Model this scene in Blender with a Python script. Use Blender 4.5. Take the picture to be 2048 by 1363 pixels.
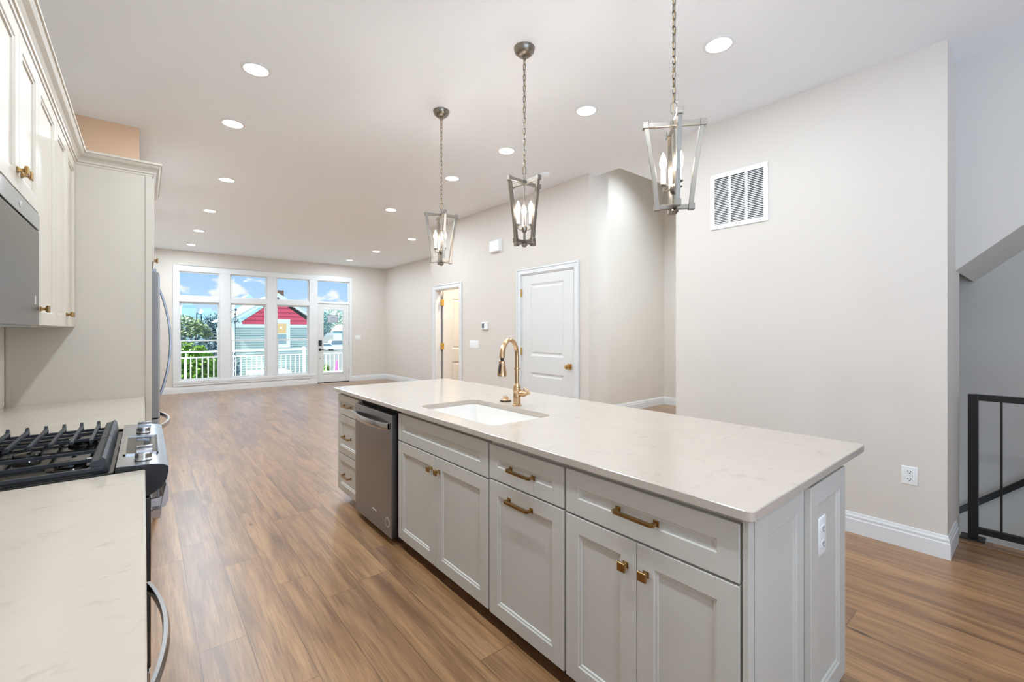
import bpy, bmesh, math, random
from mathutils import Vector, Matrix
R = math.radians
random.seed(7)
for _o in list(bpy.data.objects):
    bpy.data.objects.remove(_o, do_unlink=True)
SC = bpy.context.scene
COL = SC.collection
PI = math.pi

# ------------------------------------------------------------------ camera, world, sun, exposure
cam_d = bpy.data.cameras.new('camera')
cam = bpy.data.objects.new('camera', cam_d); COL.objects.link(cam)
cam.location = (0, 0, 1.39)
cam.rotation_euler = (R(90), 0, R(-39.543))
cam_d.sensor_fit = 'HORIZONTAL'; cam_d.sensor_width = 36.0
cam_d.lens = 36.0 * 891.1 / 2048.0
cam_d.shift_y = -(681.5 - 660.4) / 2048.0
cam_d.clip_start = 0.05; cam_d.clip_end = 2000
SC.camera = cam
SC.view_settings.view_transform = 'Standard'
SC.view_settings.look = 'None'
SC.view_settings.gamma = 1.0
SC.view_settings.use_curve_mapping = False
SC.view_settings.exposure = 0.88
LAMP_W = 4.6          # each recessed ceiling light
BULB_W = 8.5           # each candle bulb
LAMP_COL = (0.76, 0.895, 1.0)
WORLD_S = 0.565
SUNSIDE = 0.6        # extra on the sunny half of the sky
LOWGLOW = 3.0      # extra glow below it, added to brighten the ceiling

def lin(c):
    return tuple(((v/255)/12.92 if v/255 <= 0.04045 else (((v/255)+0.055)/1.055)**2.4) for v in c) + (1.0,)

class NT:
    """tiny node-tree helper"""
    def __init__(s, tree): s.t = tree; s.n = tree.nodes; s.l = tree.links
    def node(s, typ, **kw):
        n = s.n.new(typ)
        for k, v in kw.items(): setattr(n, k, v)
        return n
    def link(s, a, b): s.l.new(a, b)
    def math(s, op, a, b=None, c=None):
        n = s.node('ShaderNodeMath', operation=op)
        for i, v in enumerate((a, b, c)):
            if v is None: continue
            if isinstance(v, (int, float)): n.inputs[i].default_value = v
            else: s.link(v, n.inputs[i])
        return n.outputs[0]
    def ramp(s, fac, stops):
        n = s.node('ShaderNodeValToRGB'); e = n.color_ramp.elements
        while len(e) < len(stops): e.new(0.5)
        for el, (p, c) in zip(e, stops): el.position = p; el.color = c
        s.link(fac, n.inputs[0]); return n.outputs[0]
    def mix(s, fac, a, b, blend='MIX'):
        n = s.node('ShaderNodeMix', data_type='RGBA', blend_type=blend)
        for sock, v in ((n.inputs[0], fac), (n.inputs[6], a), (n.inputs[7], b)):
            if isinstance(v, (int, float)): sock.default_value = v
            elif isinstance(v, tuple): sock.default_value = v
            else: s.link(v, sock)
        return n.outputs[2]

def make_world():
    w = bpy.data.worlds.new('world'); SC.world = w; w.use_nodes = True
    k = NT(w.node_tree); k.n.clear()
    out = k.node('ShaderNodeOutputWorld'); bg = k.node('ShaderNodeBackground')
    tc = k.node('ShaderNodeTexCoord'); sep = k.node('ShaderNodeSeparateXYZ')
    k.link(tc.outputs['Generated'], sep.inputs[0])
    sky = k.ramp(sep.outputs[2], [(0.0, lin((216, 234, 252))), (0.05, lin((196, 224, 255))), (0.14, lin((166, 208, 255))), (0.6, lin((110, 165, 240)))])
    mp = k.node('ShaderNodeMapping'); mp.inputs['Scale'].default_value = (1, 1, 1.7); mp.inputs['Location'].default_value = (0.33, 0.1, 0.05)
    k.link(tc.outputs['Generated'], mp.inputs[0])
    nz = k.node('ShaderNodeTexNoise'); nz.inputs['Scale'].default_value = 21.0; nz.inputs['Detail'].default_value = 5; nz.inputs['Roughness'].default_value = 0.45
    k.link(mp.outputs[0], nz.inputs[0])
    cl = k.ramp(nz.outputs[0], [(0.50, (0, 0, 0, 1)), (0.57, (1, 1, 1, 1))])
    col = k.mix(cl, sky, lin((255, 253, 251)))
    # the sun stands on the street side (-X, -Y): that part of the sky and an added glow below it for the ceiling are several times brighter
    sd_ = k.math('MULTIPLY_ADD', sep.outputs[0], -0.30, k.math('MULTIPLY_ADD', sep.outputs[1], -0.40, 0.5))
    side = k.ramp(sd_, [(0.55, (0, 0, 0, 1)), (0.9, (1, 1, 1, 1))])
    k.link(k.mix(side, col, lin((196, 224, 255))), bg.inputs[0]); low = k.ramp(k.math('MULTIPLY_ADD', sep.outputs[2], -2.0, 0.5), [(0.35, (0, 0, 0, 1)), (0.65, (1, 1, 1, 1))])
    extra = k.math('MULTIPLY_ADD', low, LOWGLOW-SUNSIDE, SUNSIDE)
    k.link(k.math('MULTIPLY_ADD', side, extra, WORLD_S), bg.inputs[1])
    k.link(bg.outputs[0], out.inputs[0])
make_world()

sun_d = bpy.data.lights.new('sun', 'SUN'); sun_d.energy = 6.5; sun_d.angle = R(2); sun_d.color = (1, 0.97, 0.92)
sun = bpy.data.objects.new('sun', sun_d); COL.objects.link(sun)
sun.rotation_euler = Vector((.62, .10, -.77)).to_track_quat('-Z', 'Y').to_euler()      # from the left, along the window wall, never straight in

# ------------------------------------------------------------------ materials
MATS = {}
def bsdf_mat(name):
    m = bpy.data.materials.new(name); m.use_nodes = True
    k = NT(m.node_tree); b = k.n['Principled BSDF']
    MATS[name] = m
    return m, k, b

def paint(name, rgb, rough=0.5, metal=0.0, var=0.03, scale=6.0, bump=0.0, spec=0.5, coat=0.0):
    """flat coloured surface with a little procedural tone variation"""
    m, k, b = bsdf_mat(name)
    tc = k.node('ShaderNodeTexCoord'); nz = k.node('ShaderNodeTexNoise')
    nz.inputs['Scale'].default_value = scale; nz.inputs['Detail'].default_value = 4
    k.link(tc.outputs['Object'], nz.inputs[0])
    c = lin(rgb)
    lo = tuple(max(0, v*(1-var)) for v in c[:3])+(1,); hi = tuple(min(1, v*(1+var)) for v in c[:3])+(1,)
    k.link(k.ramp(nz.outputs[0], [(0.3, lo), (0.7, hi)]), b.inputs['Base Color'])
    b.inputs['Roughness'].default_value = rough; b.inputs['Metallic'].default_value = metal
    b.inputs['Specular IOR Level'].default_value = spec
    if coat: b.inputs['Coat Weight'].default_value = coat; b.inputs['Coat Roughness'].default_value = 0.1
    if bump:
        bp = k.node('ShaderNodeBump'); bp.inputs['Strength'].default_value = bump; bp.inputs['Distance'].default_value = 0.002
        n2 = k.node('ShaderNodeTexNoise'); n2.inputs['Scale'].default_value = 180; k.link(tc.outputs['Object'], n2.inputs[0])
        k.link(n2.outputs[0], bp.inputs['Height']); k.link(bp.outputs[0], b.inputs['Normal'])
    return m

def brushed(name, rgb, rough, axis=2, metal=1.0, aniso=0.0):
    m, k, b = bsdf_mat(name)
    tc = k.node('ShaderNodeTexCoord'); mp = k.node('ShaderNodeMapping')
    sc = [400, 400, 400]; sc[axis] = 4; mp.inputs['Scale'].default_value = sc
    k.link(tc.outputs['Object'], mp.inputs[0])
    nz = k.node('ShaderNodeTexNoise'); nz.inputs['Scale'].default_value = 1.0; nz.inputs['Detail'].default_value = 3
    k.link(mp.outputs[0], nz.inputs[0])
    c = lin(rgb)
    k.link(k.ramp(nz.outputs[0], [(0.3, tuple(v*.97 for v in c[:3])+(1,)), (0.7, c)]), b.inputs['Base Color'])
    b.inputs['Metallic'].default_value = metal
    k.link(k.math('MULTIPLY_ADD', nz.outputs[0], 0.04, rough-0.02), b.inputs['Roughness'])
    b.inputs['Anisotropic'].default_value = aniso
    return m

def emit(name, rgb, strength):
    m = bpy.data.materials.new(name); m.use_nodes = True
    k = NT(m.node_tree); k.n.clear()
    o = k.node('ShaderNodeOutputMaterial'); e = k.node('ShaderNodeEmission')
    e.inputs[0].default_value = lin(rgb); e.inputs[1].default_value = strength
    k.link(e.outputs[0], o.inputs[0]); MATS[name] = m; return m

def pane_mat(name, tint=(250, 254, 253), gloss=0.05):
    m = bpy.data.materials.new(name); m.use_nodes = True
    k = NT(m.node_tree); k.n.clear()
    o = k.node('ShaderNodeOutputMaterial'); t = k.node('ShaderNodeBsdfTransparent'); g = k.node('ShaderNodeBsdfGlossy')
    t.inputs[0].default_value = lin(tint); g.inputs['Roughness'].default_value = 0.02
    lw = k.node('ShaderNodeFresnel'); lw.inputs[0].default_value = 1.25
    mx = k.node('ShaderNodeMixShader'); k.link(k.math('MULTIPLY', lw.outputs[0], 0.6), mx.inputs[0])
    k.link(t.outputs[0], mx.inputs[1]); k.link(g.outputs[0], mx.inputs[2]); k.link(mx.outputs[0], o.inputs[0])
    MATS[name] = m; return m

def floor_mat():
    m, k, b = bsdf_mat('oak_planks')
    tc = k.node('ShaderNodeTexCoord'); sep = k.node('ShaderNodeSeparateXYZ'); k.link(tc.outputs['Object'], sep.inputs[0])
    x, y = sep.outputs[0], sep.outputs[1]
    xs = k.math('DIVIDE', x, 0.182); row = k.math('FLOOR', xs); fx = k.math('SUBTRACT', xs, row)
    wn = k.node('ShaderNodeTexWhiteNoise', noise_dimensions='1D'); k.link(row, wn.inputs['W'])
    ys = k.math('ADD', k.math('DIVIDE', y, 1.22), k.math('MULTIPLY', wn.outputs['Value'], 7.3))
    cidx = k.math('FLOOR', ys); fy = k.math('SUBTRACT', ys, cidx)
    cmb = k.node('ShaderNodeCombineXYZ'); k.link(row, cmb.inputs[0]); k.link(cidx, cmb.inputs[1])
    w2 = k.node('ShaderNodeTexWhiteNoise', noise_dimensions='3D'); k.link(cmb.outputs[0], w2.inputs['Vector'])
    rnd = w2.outputs['Value']
    # grain: stretched noise, shifted for each plank
    gv = k.node('ShaderNodeCombineXYZ')
    k.link(k.math('ADD', k.math('MULTIPLY', x, 26.0), k.math('MULTIPLY', rnd, 91.0)), gv.inputs[0])
    k.link(k.math('ADD', k.math('MULTIPLY', y, 1.3), k.math('MULTIPLY', rnd, 37.0)), gv.inputs[1])
    n1 = k.node('ShaderNodeTexNoise'); n1.inputs['Scale'].default_value = 1.0; n1.inputs['Detail'].default_value = 6; n1.inputs['Roughness'].default_value = 0.6; n1.inputs['Distortion'].default_value = 0.6
    k.link(gv.outputs[0], n1.inputs[0])
    gv2 = k.node('ShaderNodeCombineXYZ')
    k.link(k.math('ADD', k.math('MULTIPLY', x, 5.5), k.math('MULTIPLY', rnd, 53.0)), gv2.inputs[0])
    k.link(k.math('ADD', k.math('MULTIPLY', y, 0.75), k.math('MULTIPLY', rnd, 17.0)), gv2.inputs[1])
    n2 = k.node('ShaderNodeTexNoise'); n2.inputs['Scale'].default_value = 1.0; n2.inputs['Detail'].default_value = 3; n2.inputs['Distortion'].default_value = 1.2
    k.link(gv2.outputs[0], n2.inputs[0])
    gv3 = k.node('ShaderNodeCombineXYZ')
    k.link(k.math('MULTIPLY', x, 150.0), gv3.inputs[0]); k.link(k.math('MULTIPLY', y, 5.0), gv3.inputs[1])
    n3 = k.node('ShaderNodeTexNoise'); n3.inputs['Scale'].default_value = 1.0; n3.inputs['Detail'].default_value = 2
    k.link(gv3.outputs[0], n3.inputs[0])
    base = k.ramp(rnd, [(0.0, lin((168, 126, 88))), (0.35, lin((186, 142, 98))), (0.65, lin((196, 150, 103))), (1.0, lin((176, 133, 92)))])
    broad = k.ramp(n2.outputs[0], [(0.30, lin((194, 184, 176))), (0.5, lin((238, 236, 234))), (0.75, lin((255, 255, 255)))])
    fine = k.ramp(n1.outputs[0], [(0.3, lin((196, 188, 180))), (0.6, lin((255, 255, 255)))])
    pore = k.ramp(n3.outputs[0], [(0.35, lin((226, 222, 218))), (0.55, lin((255, 255, 255)))])
    c = k.mix(1.0, base, broad, 'MULTIPLY'); c = k.mix(1.0, c, fine, 'MULTIPLY'); c = k.mix(1.0, c, pore, 'MULTIPLY')
    # knots
    vv = k.node('ShaderNodeCombineXYZ'); k.link(k.math('MULTIPLY', x, 4.5), vv.inputs[0]); k.link(k.math('MULTIPLY', y, 1.7), vv.inputs[1])
    vo = k.node('ShaderNodeTexVoronoi'); vo.inputs['Scale'].default_value = 1.0; k.link(vv.outputs[0], vo.inputs[0])
    kd = k.math('ADD', vo.outputs['Distance'], k.math('MULTIPLY', k.math('SUBTRACT', n1.outputs[0], 0.5), 0.22))
    kn = k.ramp(kd, [(0.015, lin((120, 108, 98))), (0.075, lin((255, 255, 255)))])
    c = k.mix(0.85, c, kn, 'MULTIPLY')
    # seams
    ex = k.math('MINIMUM', fx, k.math('SUBTRACT', 1.0, fx)); ey = k.math('MINIMUM', fy, k.math('SUBTRACT', 1.0, fy))
    sm = k.math('MINIMUM', k.math('MULTIPLY', ex, 0.182), k.math('MULTIPLY', ey, 1.22))
    seam = k.ramp(sm, [(0.0, lin((186, 176, 166))), (0.0016, lin((255, 255, 255)))])
    c = k.mix(1.0, c, seam, 'MULTIPLY')
    k.link(c, b.inputs['Base Color'])
    k.link(k.math('MULTIPLY_ADD', n1.outputs[0], 0.14, 0.30), b.inputs['Roughness'])
    b.inputs['Specular IOR Level'].default_value = 0.15
    b.inputs['Coat Weight'].default_value = 1.0; b.inputs['Coat Roughness'].default_value = 0.33; b.inputs['Coat IOR'].default_value = 1.52
    bp = k.node('ShaderNodeBump'); bp.inputs['Strength'].default_value = 0.12; bp.inputs['Distance'].default_value = 0.002
    k.link(n3.outputs[0], bp.inputs['Height']); k.link(bp.outputs[0], b.inputs['Normal'])
    return m

def quartz_mat(name, rgb):
    m, k, b = bsdf_mat(name)
    tc = k.node('ShaderNodeTexCoord')
    n1 = k.node('ShaderNodeTexNoise'); n1.inputs['Scale'].default_value = 3.5; n1.inputs['Detail'].default_value = 5; n1.inputs['Distortion'].default_value = 1.5
    k.link(tc.outputs['Object'], n1.inputs[0])
    c = lin(rgb)
    base = k.ramp(n1.outputs[0], [(0.3, tuple(v*.965 for v in c[:3])+(1,)), (0.65, c)])
    mp = k.node('ShaderNodeMapping'); mp.inputs['Scale'].default_value = (9, 17, 9); mp.inputs['Rotation'].default_value = (0, 0, R(25))
    k.link(tc.outputs['Object'], mp.inputs[0])
    n2 = k.node('ShaderNodeTexNoise'); n2.inputs['Scale'].default_value = 1.0; n2.inputs['Detail'].default_value = 8; n2.inputs['Roughness'].default_value = 0.68; n2.inputs['Distortion'].default_value = 0.8
    k.link(mp.outputs[0], n2.inputs[0])
    fleck = k.ramp(n2.outputs[0], [(0.59, (0, 0, 0, 1)), (0.72, (1, 1, 1, 1))])
    # thin veins: where a slow noise crosses its middle value
    n3 = k.node('ShaderNodeTexNoise'); n3.inputs['Scale'].default_value = 2.2; n3.inputs['Detail'].default_value = 6; n3.inputs['Distortion'].default_value = 0.5
    k.link(tc.outputs['Object'], n3.inputs[0])
    v = k.math('ABSOLUTE', k.math('SUBTRACT', n3.outputs[0], 0.5))
    vein = k.ramp(v, [(0.0, (1, 1, 1, 1)), (0.012, (0, 0, 0, 1))])
    n4 = k.node('ShaderNodeTexNoise'); n4.inputs['Scale'].default_value = 7; k.link(tc.outputs['Object'], n4.inputs[0])
    brk = k.ramp(n4.outputs[0], [(0.52, (0, 0, 0, 1)), (0.62, (1, 1, 1, 1))])
    f = k.math('MAXIMUM', k.math('MULTIPLY', fleck, 0.5), k.math('MULTIPLY', k.math('MULTIPLY', vein, brk), 0.4))
    k.link(k.mix(f, base, lin((164, 154, 142))), b.inputs['Base Color'])
    b.inputs['Roughness'].default_value = 0.16; b.inputs['Specular IOR Level'].default_value = 0.5
    return m

def shingle_mat(name, c0, c1, sx, sz, soft=True):
    """courses along local X, rising in Z"""
    m, k, b = bsdf_mat(name)
    tc = k.node('ShaderNodeTexCoord'); sep = k.node('ShaderNodeSeparateXYZ'); k.link(tc.outputs['Object'], sep.inputs[0])
    zs = k.math('DIVIDE', sep.outputs[2], sz); fz = k.math('FRACT', zs)
    if soft:
        wob = k.math('MULTIPLY', k.math('ABSOLUTE', k.math('SINE', k.math('DIVIDE', k.math('MULTIPLY', sep.outputs[0], PI), sx))), 0.18)
        fz = k.math('FRACT', k.math('ADD', zs, wob))
    c = k.ramp(fz, [(0.0, lin(c1)), (0.16, lin(c1)), (0.24, lin(c0)), (1.0, lin(c0))])
    k.link(c, b.inputs['Base Color']); b.inputs['Roughness'].default_value = 0.7
    return m

WALL = paint('greige_wall_paint', (223, 215, 206), 0.62, var=0.008, scale=1.5, bump=0.05)
WARMWALL = paint('peach_wall', (226, 190, 158), 0.6, var=0.008, scale=1.5)  # one even peach tone, only for the wall end above the tall cabinet
STAIRWALL = paint('stair_wall_paint', (214, 209, 202), 0.6, var=0.008, scale=1.5)
CEIL = paint('ceiling_paint', (247, 249, 252), 0.7, var=0.004, scale=1.2)
TRIM = paint('white_trim_paint', (232, 232, 232), 0.38, var=0.006)
DOORW = paint('white_door_paint', (228, 227, 225), 0.42, var=0.006)
FLOOR = floor_mat()
QUARTZ = quartz_mat('island_quartz', (193, 181, 169))
QUARTZ2 = quartz_mat('side_quartz', (197, 185, 171))
GREY = paint('grey_cabinet_paint', (206, 202, 194), 0.42, var=0.012)
CREAM = paint('cream_cabinet_paint', (203, 193, 179), 0.42, var=0.012)
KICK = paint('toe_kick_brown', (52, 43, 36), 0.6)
DARK = paint('dark_void', (24, 21, 19), 0.6)
GOLD = brushed('champagne_bronze', (208, 174, 136), 0.24, axis=2)
BRASS = brushed('aged_brass', (166, 132, 84), 0.27, axis=1)
HINGE = paint('brass_hinge', (214, 168, 78), 0.35, metal=0.6)
STEEL = brushed('stainless_steel', (196, 197, 200), 0.27, axis=1)
POLISH = paint('polished_steel', (192, 193, 196), 0.22, metal=1.0, var=.01)
POLISHD = paint('dark_polished_steel', (150, 149, 151), 0.28, metal=1.0, var=.01)
STEELD = brushed('dark_stainless', (146, 145, 146), 0.33, axis=1)
NICKEL = brushed('brushed_nickel', (142, 134, 124), 0.32, axis=2)
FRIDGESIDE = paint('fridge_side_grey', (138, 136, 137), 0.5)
BLACKM = paint('matte_black_metal', (22, 21, 21), 0.42, var=0.05)
IRON = paint('cast_iron', (58, 60, 66), 0.42, var=0.12, scale=30, metal=0.25)
ENAMEL = paint('black_enamel', (16, 14, 13), 0.09, var=0.03)
FRIDGE = brushed('fridge_steel', (160, 160, 163), 0.32, axis=2)
GLASSB = paint('black_glass', (34, 30, 28), 0.05, spec=0.7)
MWDOOR = brushed('microwave_steel', (108, 100, 92), 0.3, axis=1, metal=0.85)
MWTOP = brushed('microwave_top_steel', (178, 178, 176), 0.3, axis=1, metal=0.75)
WHITEPL = paint('white_plastic', (244, 244, 243), 0.35, var=0.004)
PORC = paint('white_porcelain', (240, 236, 230), 0.1, var=0.004, coat=0.5)
SLOT = paint('dark_slot', (38, 34, 32), 0.7)
SCREEN = paint('grey_screen', (108, 116, 124), 0.15)
PAPER = paint('sign_paper', (190, 198, 208), 0.6)
INK = paint('ink', (92, 96, 108), 0.6)
CORD = paint('amber_cord', (196, 160, 96), 0.45)
RUBBER = paint('dark_rubber', (52, 42, 36), 0.6)
STICKER = paint('pale_sticker', (206, 200, 196), 0.5)
LOCK = paint('dark_lock', (40, 44, 54), 0.3)
LENS = emit('led_lens', (255, 250, 243), 14.0)
BULB = emit('candle_bulb_glow', (255, 238, 210), 22.0)
PANE = pane_mat('window_glass')
RAILW = paint('white_railing_paint', (236, 244, 242), 0.45)
SIDING = shingle_mat('green_grey_siding', (186, 198, 188), (98, 118, 110), 1, 0.168, soft=False)
SCALLOP = shingle_mat('red_scallop_shingles', (226, 82, 100), (158, 46, 68), 0.16, 0.30)
WHITEEXT = paint('white_exterior_trim', (236, 240, 238), 0.55)
ROOF = paint('pale_roof', (204, 216, 216), 0.7)
BRICK = paint('chimney_brick', (96, 72, 60), 0.8, var=0.25, scale=12)
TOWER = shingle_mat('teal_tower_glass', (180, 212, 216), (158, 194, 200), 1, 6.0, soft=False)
GROUND = paint('grey_ground', (112, 117, 115), 0.85, var=0.12, scale=0.2)
LEAFB = paint('bright_leaves', (86, 120, 28), 0.55, var=0.45, scale=3)
LEAFG = paint('grey_green_leaves', (122, 140, 96), 0.6, var=0.3, scale=2)
LEAFD = paint('blue_grey_twigs', (88, 110, 116), 0.7, var=0.3, scale=2)
BARK = paint('tree_bark', (92, 88, 82), 0.8, var=0.2)
PINK = paint('pink_canvas', (178, 82, 140), 0.6)
CARW = paint('white_car_paint', (236, 240, 242), 0.25, coat=0.5)
CARG = paint('car_glass', (120, 138, 150), 0.1)
TYRE = paint('tyre_black', (30, 30, 32), 0.8)
WARMGLASS = emit('lit_window_glow', (214, 190, 150), 0.75)
SPOT_E = emit('lamp_glow', (255, 240, 205), 2.5)

# ------------------------------------------------------------------ geometry helpers
ORIG = {}
class MB:
    def __init__(s): s.bm = bmesh.new()
    def quad(s, *v):
        return s.bm.faces.new([s.bm.verts.new(p) for p in v])
    def box(s, x0, x1, y0, y1, z0, z1):
        x0, x1 = min(x0, x1), max(x0, x1); y0, y1 = min(y0, y1), max(y0, y1); z0, z1 = min(z0, z1), max(z0, z1)
        v = [s.bm.verts.new((x, y, z)) for z in (z0, z1) for y in (y0, y1) for x in (x0, x1)]
        for f in ((0, 2, 3, 1), (4, 5, 7, 6), (0, 1, 5, 4), (2, 6, 7, 3), (0, 4, 6, 2), (1, 3, 7, 5)):
            s.bm.faces.new([v[i] for i in f])
        return s
    def prism(s, pts, axis, a, b):
        """polygon in the other two axes (in x,y,z order), run from a to b along axis"""
        def mk(p, t):
            q = list(p); q.insert(axis, t); return q
        A = [s.bm.verts.new(mk(p, a)) for p in pts]; B = [s.bm.verts.new(mk(p, b)) for p in pts]
        n = len(pts)
        s.bm.faces.new(A); s.bm.faces.new(B[::-1])
        for i in range(n): s.bm.faces.new((A[i], B[i], B[(i+1) % n], A[(i+1) % n]))
        return s
    def loft(s, rings, closed=True, caps=True):
        V = [[s.bm.verts.new(p) for p in r] for r in rings]
        n = len(rings[0])
        for a, b in zip(V, V[1:]):
            for i in range(n if closed else n-1):
                s.bm.faces.new((a[i], a[(i+1) % n], b[(i+1) % n], b[i]))
        if caps and closed:
            s.bm.faces.new(V[0][::-1]); s.bm.faces.new(V[-1])
        return s
    def tube(s, pts, r, seg=10, square=False, up=None):
        """r: number or list of radii; square -> 4-sided bar (r = half side or (half w, half h))"""
        P = [Vector(p) for p in pts]; n = len(P)
        rr = r if isinstance(r, list) else [r]*n
        T = [((P[min(i+1, n-1)]-P[max(i-1, 0)]).normalized()) for i in range(n)]
        u = Vector(up) if up else (Vector((0, 0, 1)) if abs(T[0].z) < 0.9 else Vector((1, 0, 0)))
        rings = []
        nrm = (u - T[0]*u.dot(T[0])).normalized()
        for i in range(n):
            nrm = (nrm - T[i]*nrm.dot(T[i])).normalized(); b = T[i].cross(nrm)
            if square:
                w, h = rr[i] if isinstance(rr[i], tuple) else (rr[i], rr[i])
                k = 1.0
                if 0 < i < n-1:
                    c = (P[i]-P[i-1]).normalized().dot((P[i+1]-P[i]).normalized()); k = 1/math.sqrt(max(0.2, (1+c)/2))
                rings.append([P[i]+nrm*h*a*k+b*w*e for a, e in ((1, 1), (1, -1), (-1, -1), (-1, 1))])
            else:
                rings.append([P[i]+(nrm*math.cos(2*PI*j/seg)+b*math.sin(2*PI*j/seg))*rr[i] for j in range(seg)])
        return s.loft(rings)
    def lathe(s, prof, c, axis=(0, 0, 1), seg=24):
        """prof: [(radius, along)] turned about axis through c"""
        ax = Vector(axis).normalized(); u = ax.orthogonal().normalized(); w = ax.cross(u); C = Vector(c)
        rings = [[C+ax*h+(u*math.cos(2*PI*j/seg)+w*math.sin(2*PI*j/seg))*max(r, 1e-5) for j in range(seg)] for r, h in prof]
        return s.loft(rings)
    def ring_panel(s, a0, a1, b0, b1, rings, fn, back):
        """rectangular panel: rings = [(inset, height)], fn(a,b,c)->xyz, back = depth of rear face"""
        L = []
        for ins, h in [(0, back)]+rings:
            L.append([fn(a0+ins, b0+ins, h), fn(a1-ins, b0+ins, h), fn(a1-ins, b1-ins, h), fn(a0+ins, b1-ins, h)])
        return s.loft(L)
    def torus(s, c, R1, r, M=None, seg=16, rs=6, stretch=0.0):
        rings = []
        for i in range(seg):
            t = 2*PI*i/seg
            ring = []
            for j in range(rs):
                p = 2*PI*j/rs
                v = Vector(((R1+r*math.cos(p))*math.cos(t), r*math.sin(p), (R1+r*math.cos(p))*math.sin(t) + (stretch if math.sin(t) >= 0 else -stretch)))
                if M: v = M @ v
                ring.append(Vector(c)+v)
            rings.append(ring)
        rings.append(rings[0])
        return s.loft(rings, caps=False)

def link_mesh(name, mb, mat, parent=None, smooth=False, bevel=0.0, base=None, seg=2, angle=35):
    bm = mb.bm
    bmesh.ops.remove_doubles(bm, verts=bm.verts, dist=1e-6)
    bmesh.ops.recalc_face_normals(bm, faces=bm.faces)
    lo = [min(v.co[i] for v in bm.verts) for i in range(3)]; hi = [max(v.co[i] for v in bm.verts) for i in range(3)]
    c = Vector(base) if base else Vector(((lo[0]+hi[0])/2, (lo[1]+hi[1])/2, lo[2]))
    for v in bm.verts: v.co -= c
    me = bpy.data.meshes.new(name); bm.to_mesh(me); bm.free()
    me.materials.append(mat)
    o = bpy.data.objects.new(name, me); COL.objects.link(o)
    ORIG[o] = c
    if parent is not None:
        o.parent = parent; o.location = c-ORIG[parent]
    else: o.location = c
    if smooth:
        for p in me.polygons: p.use_smooth = True
        me.set_sharp_from_angle(angle=R(angle))
    if bevel:
        md = o.modifiers.new('bevel', 'BEVEL'); md.width = bevel; md.segments = seg; md.limit_method = 'ANGLE'; md.angle_limit = R(40)
    return o
part = link_mesh

def tag(o, label, cat, group=None, kind=None):
    o['label'] = label; o['category'] = cat
    if group: o['group'] = group
    if kind: o['kind'] = kind
    return o
def thing(name, label, cat, loc, group=None, kind=None):
    o = bpy.data.objects.new(name, None); COL.objects.link(o); o.location = loc; o.empty_display_size = 0.1
    ORIG[o] = Vector(loc)
    return tag(o, label, cat, group, kind)
def struct(name, mb, mat, label, cat='wall', parent=None, **kw):
    o = link_mesh(name, mb, mat, parent, **kw); o['kind'] = 'structure'
    if parent is None: o['label'] = label; o['category'] = cat
    return o
def sthing(name, label, cat, loc):
    return thing(name, label, cat, loc, kind='structure')
def dup(root, loc, rz=0.0, label=None):
    r = root.copy(); COL.objects.link(r); r.location = loc; r.rotation_euler = (0, 0, rz)
    if label: r['label'] = label
    def kids(src, dst):
        for ch in [c for c in list(bpy.data.objects) if c.parent == src]:
            c = ch.copy(); COL.objects.link(c); c.parent = dst; kids(ch, c)
    kids(root, r); return r
def BX(*a): return MB().box(*a)
fX = lambda X: (lambda a, b, c: (X-c, a, b))      # panel facing -X, a = Y, b = Z
fXp = lambda X: (lambda a, b, c: (X+c, a, b))     # panel facing +X
fY = lambda Y: (lambda a, b, c: (a, Y-c, b))      # panel facing -Y, a = X
SHAKER = lambda w, d=0.010: [(0.0, -0.0015), (0.0015, 0.0), (w, 0.0), (w+0.004, -0.004), (w+0.011, -0.005), (w+0.014, -d), (w+0.016, -d)]

# ------------------------------------------------------------------ dimensions
H = 3.16
XR, XC, XB, YB, XK, XLV = 3.77, 3.869, 5.379, 12.265, -0.672, -0.034
YREAR = -3.2

# ------------------------------------------------------------------ room shell
f = MB(); f.box(-0.83, 4.15, YREAR, 0.404, -0.12, 0); f.box(-0.85, 4.322, 0.404, 2.15, -0.12, 0); f.box(-0.85, 7.7, 2.15, 12.4, -0.12, 0); f.box(4.15, 4.262, YREAR, 0.404, -0.12, -0.0005)
struct('floor', f, FLOOR, 'oak plank floor running through the whole room', 'floor', base=(0, 0, 0))
f = MB(); f.box(4.142, 4.262, YREAR, 0.400, 0.0, 0.008)
struct('trim_1', f, FLOOR, 'wooden nosing strip along the stair opening under the black railing', 'trim', base=(0, 0, 0), bevel=0.003)
f = MB(); f.box(4.262, 4.285, YREAR, 0.400, -0.35, 0.004)
struct('trim_2', f, TRIM, 'white board below the edge of the stair opening', 'trim')
c = MB()
c.box(-0.85, 4.0, YREAR, YB+0.15, H, H+0.25); c.box(4.0, 7.75, YREAR, 3.0, H, H+0.25); c.box(4.0, 7.75, 4.83, YB+0.15, H, H+0.25)
struct('ceiling', c, CEIL, 'white ceiling with recessed lights', 'ceiling')
c = BX(3.9, 7.75, 2.2, 4.85, 4.62, 4.75)
struct('ceiling_hall', c, CEIL, 'raised white ceiling above the side hall', 'ceiling')
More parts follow.
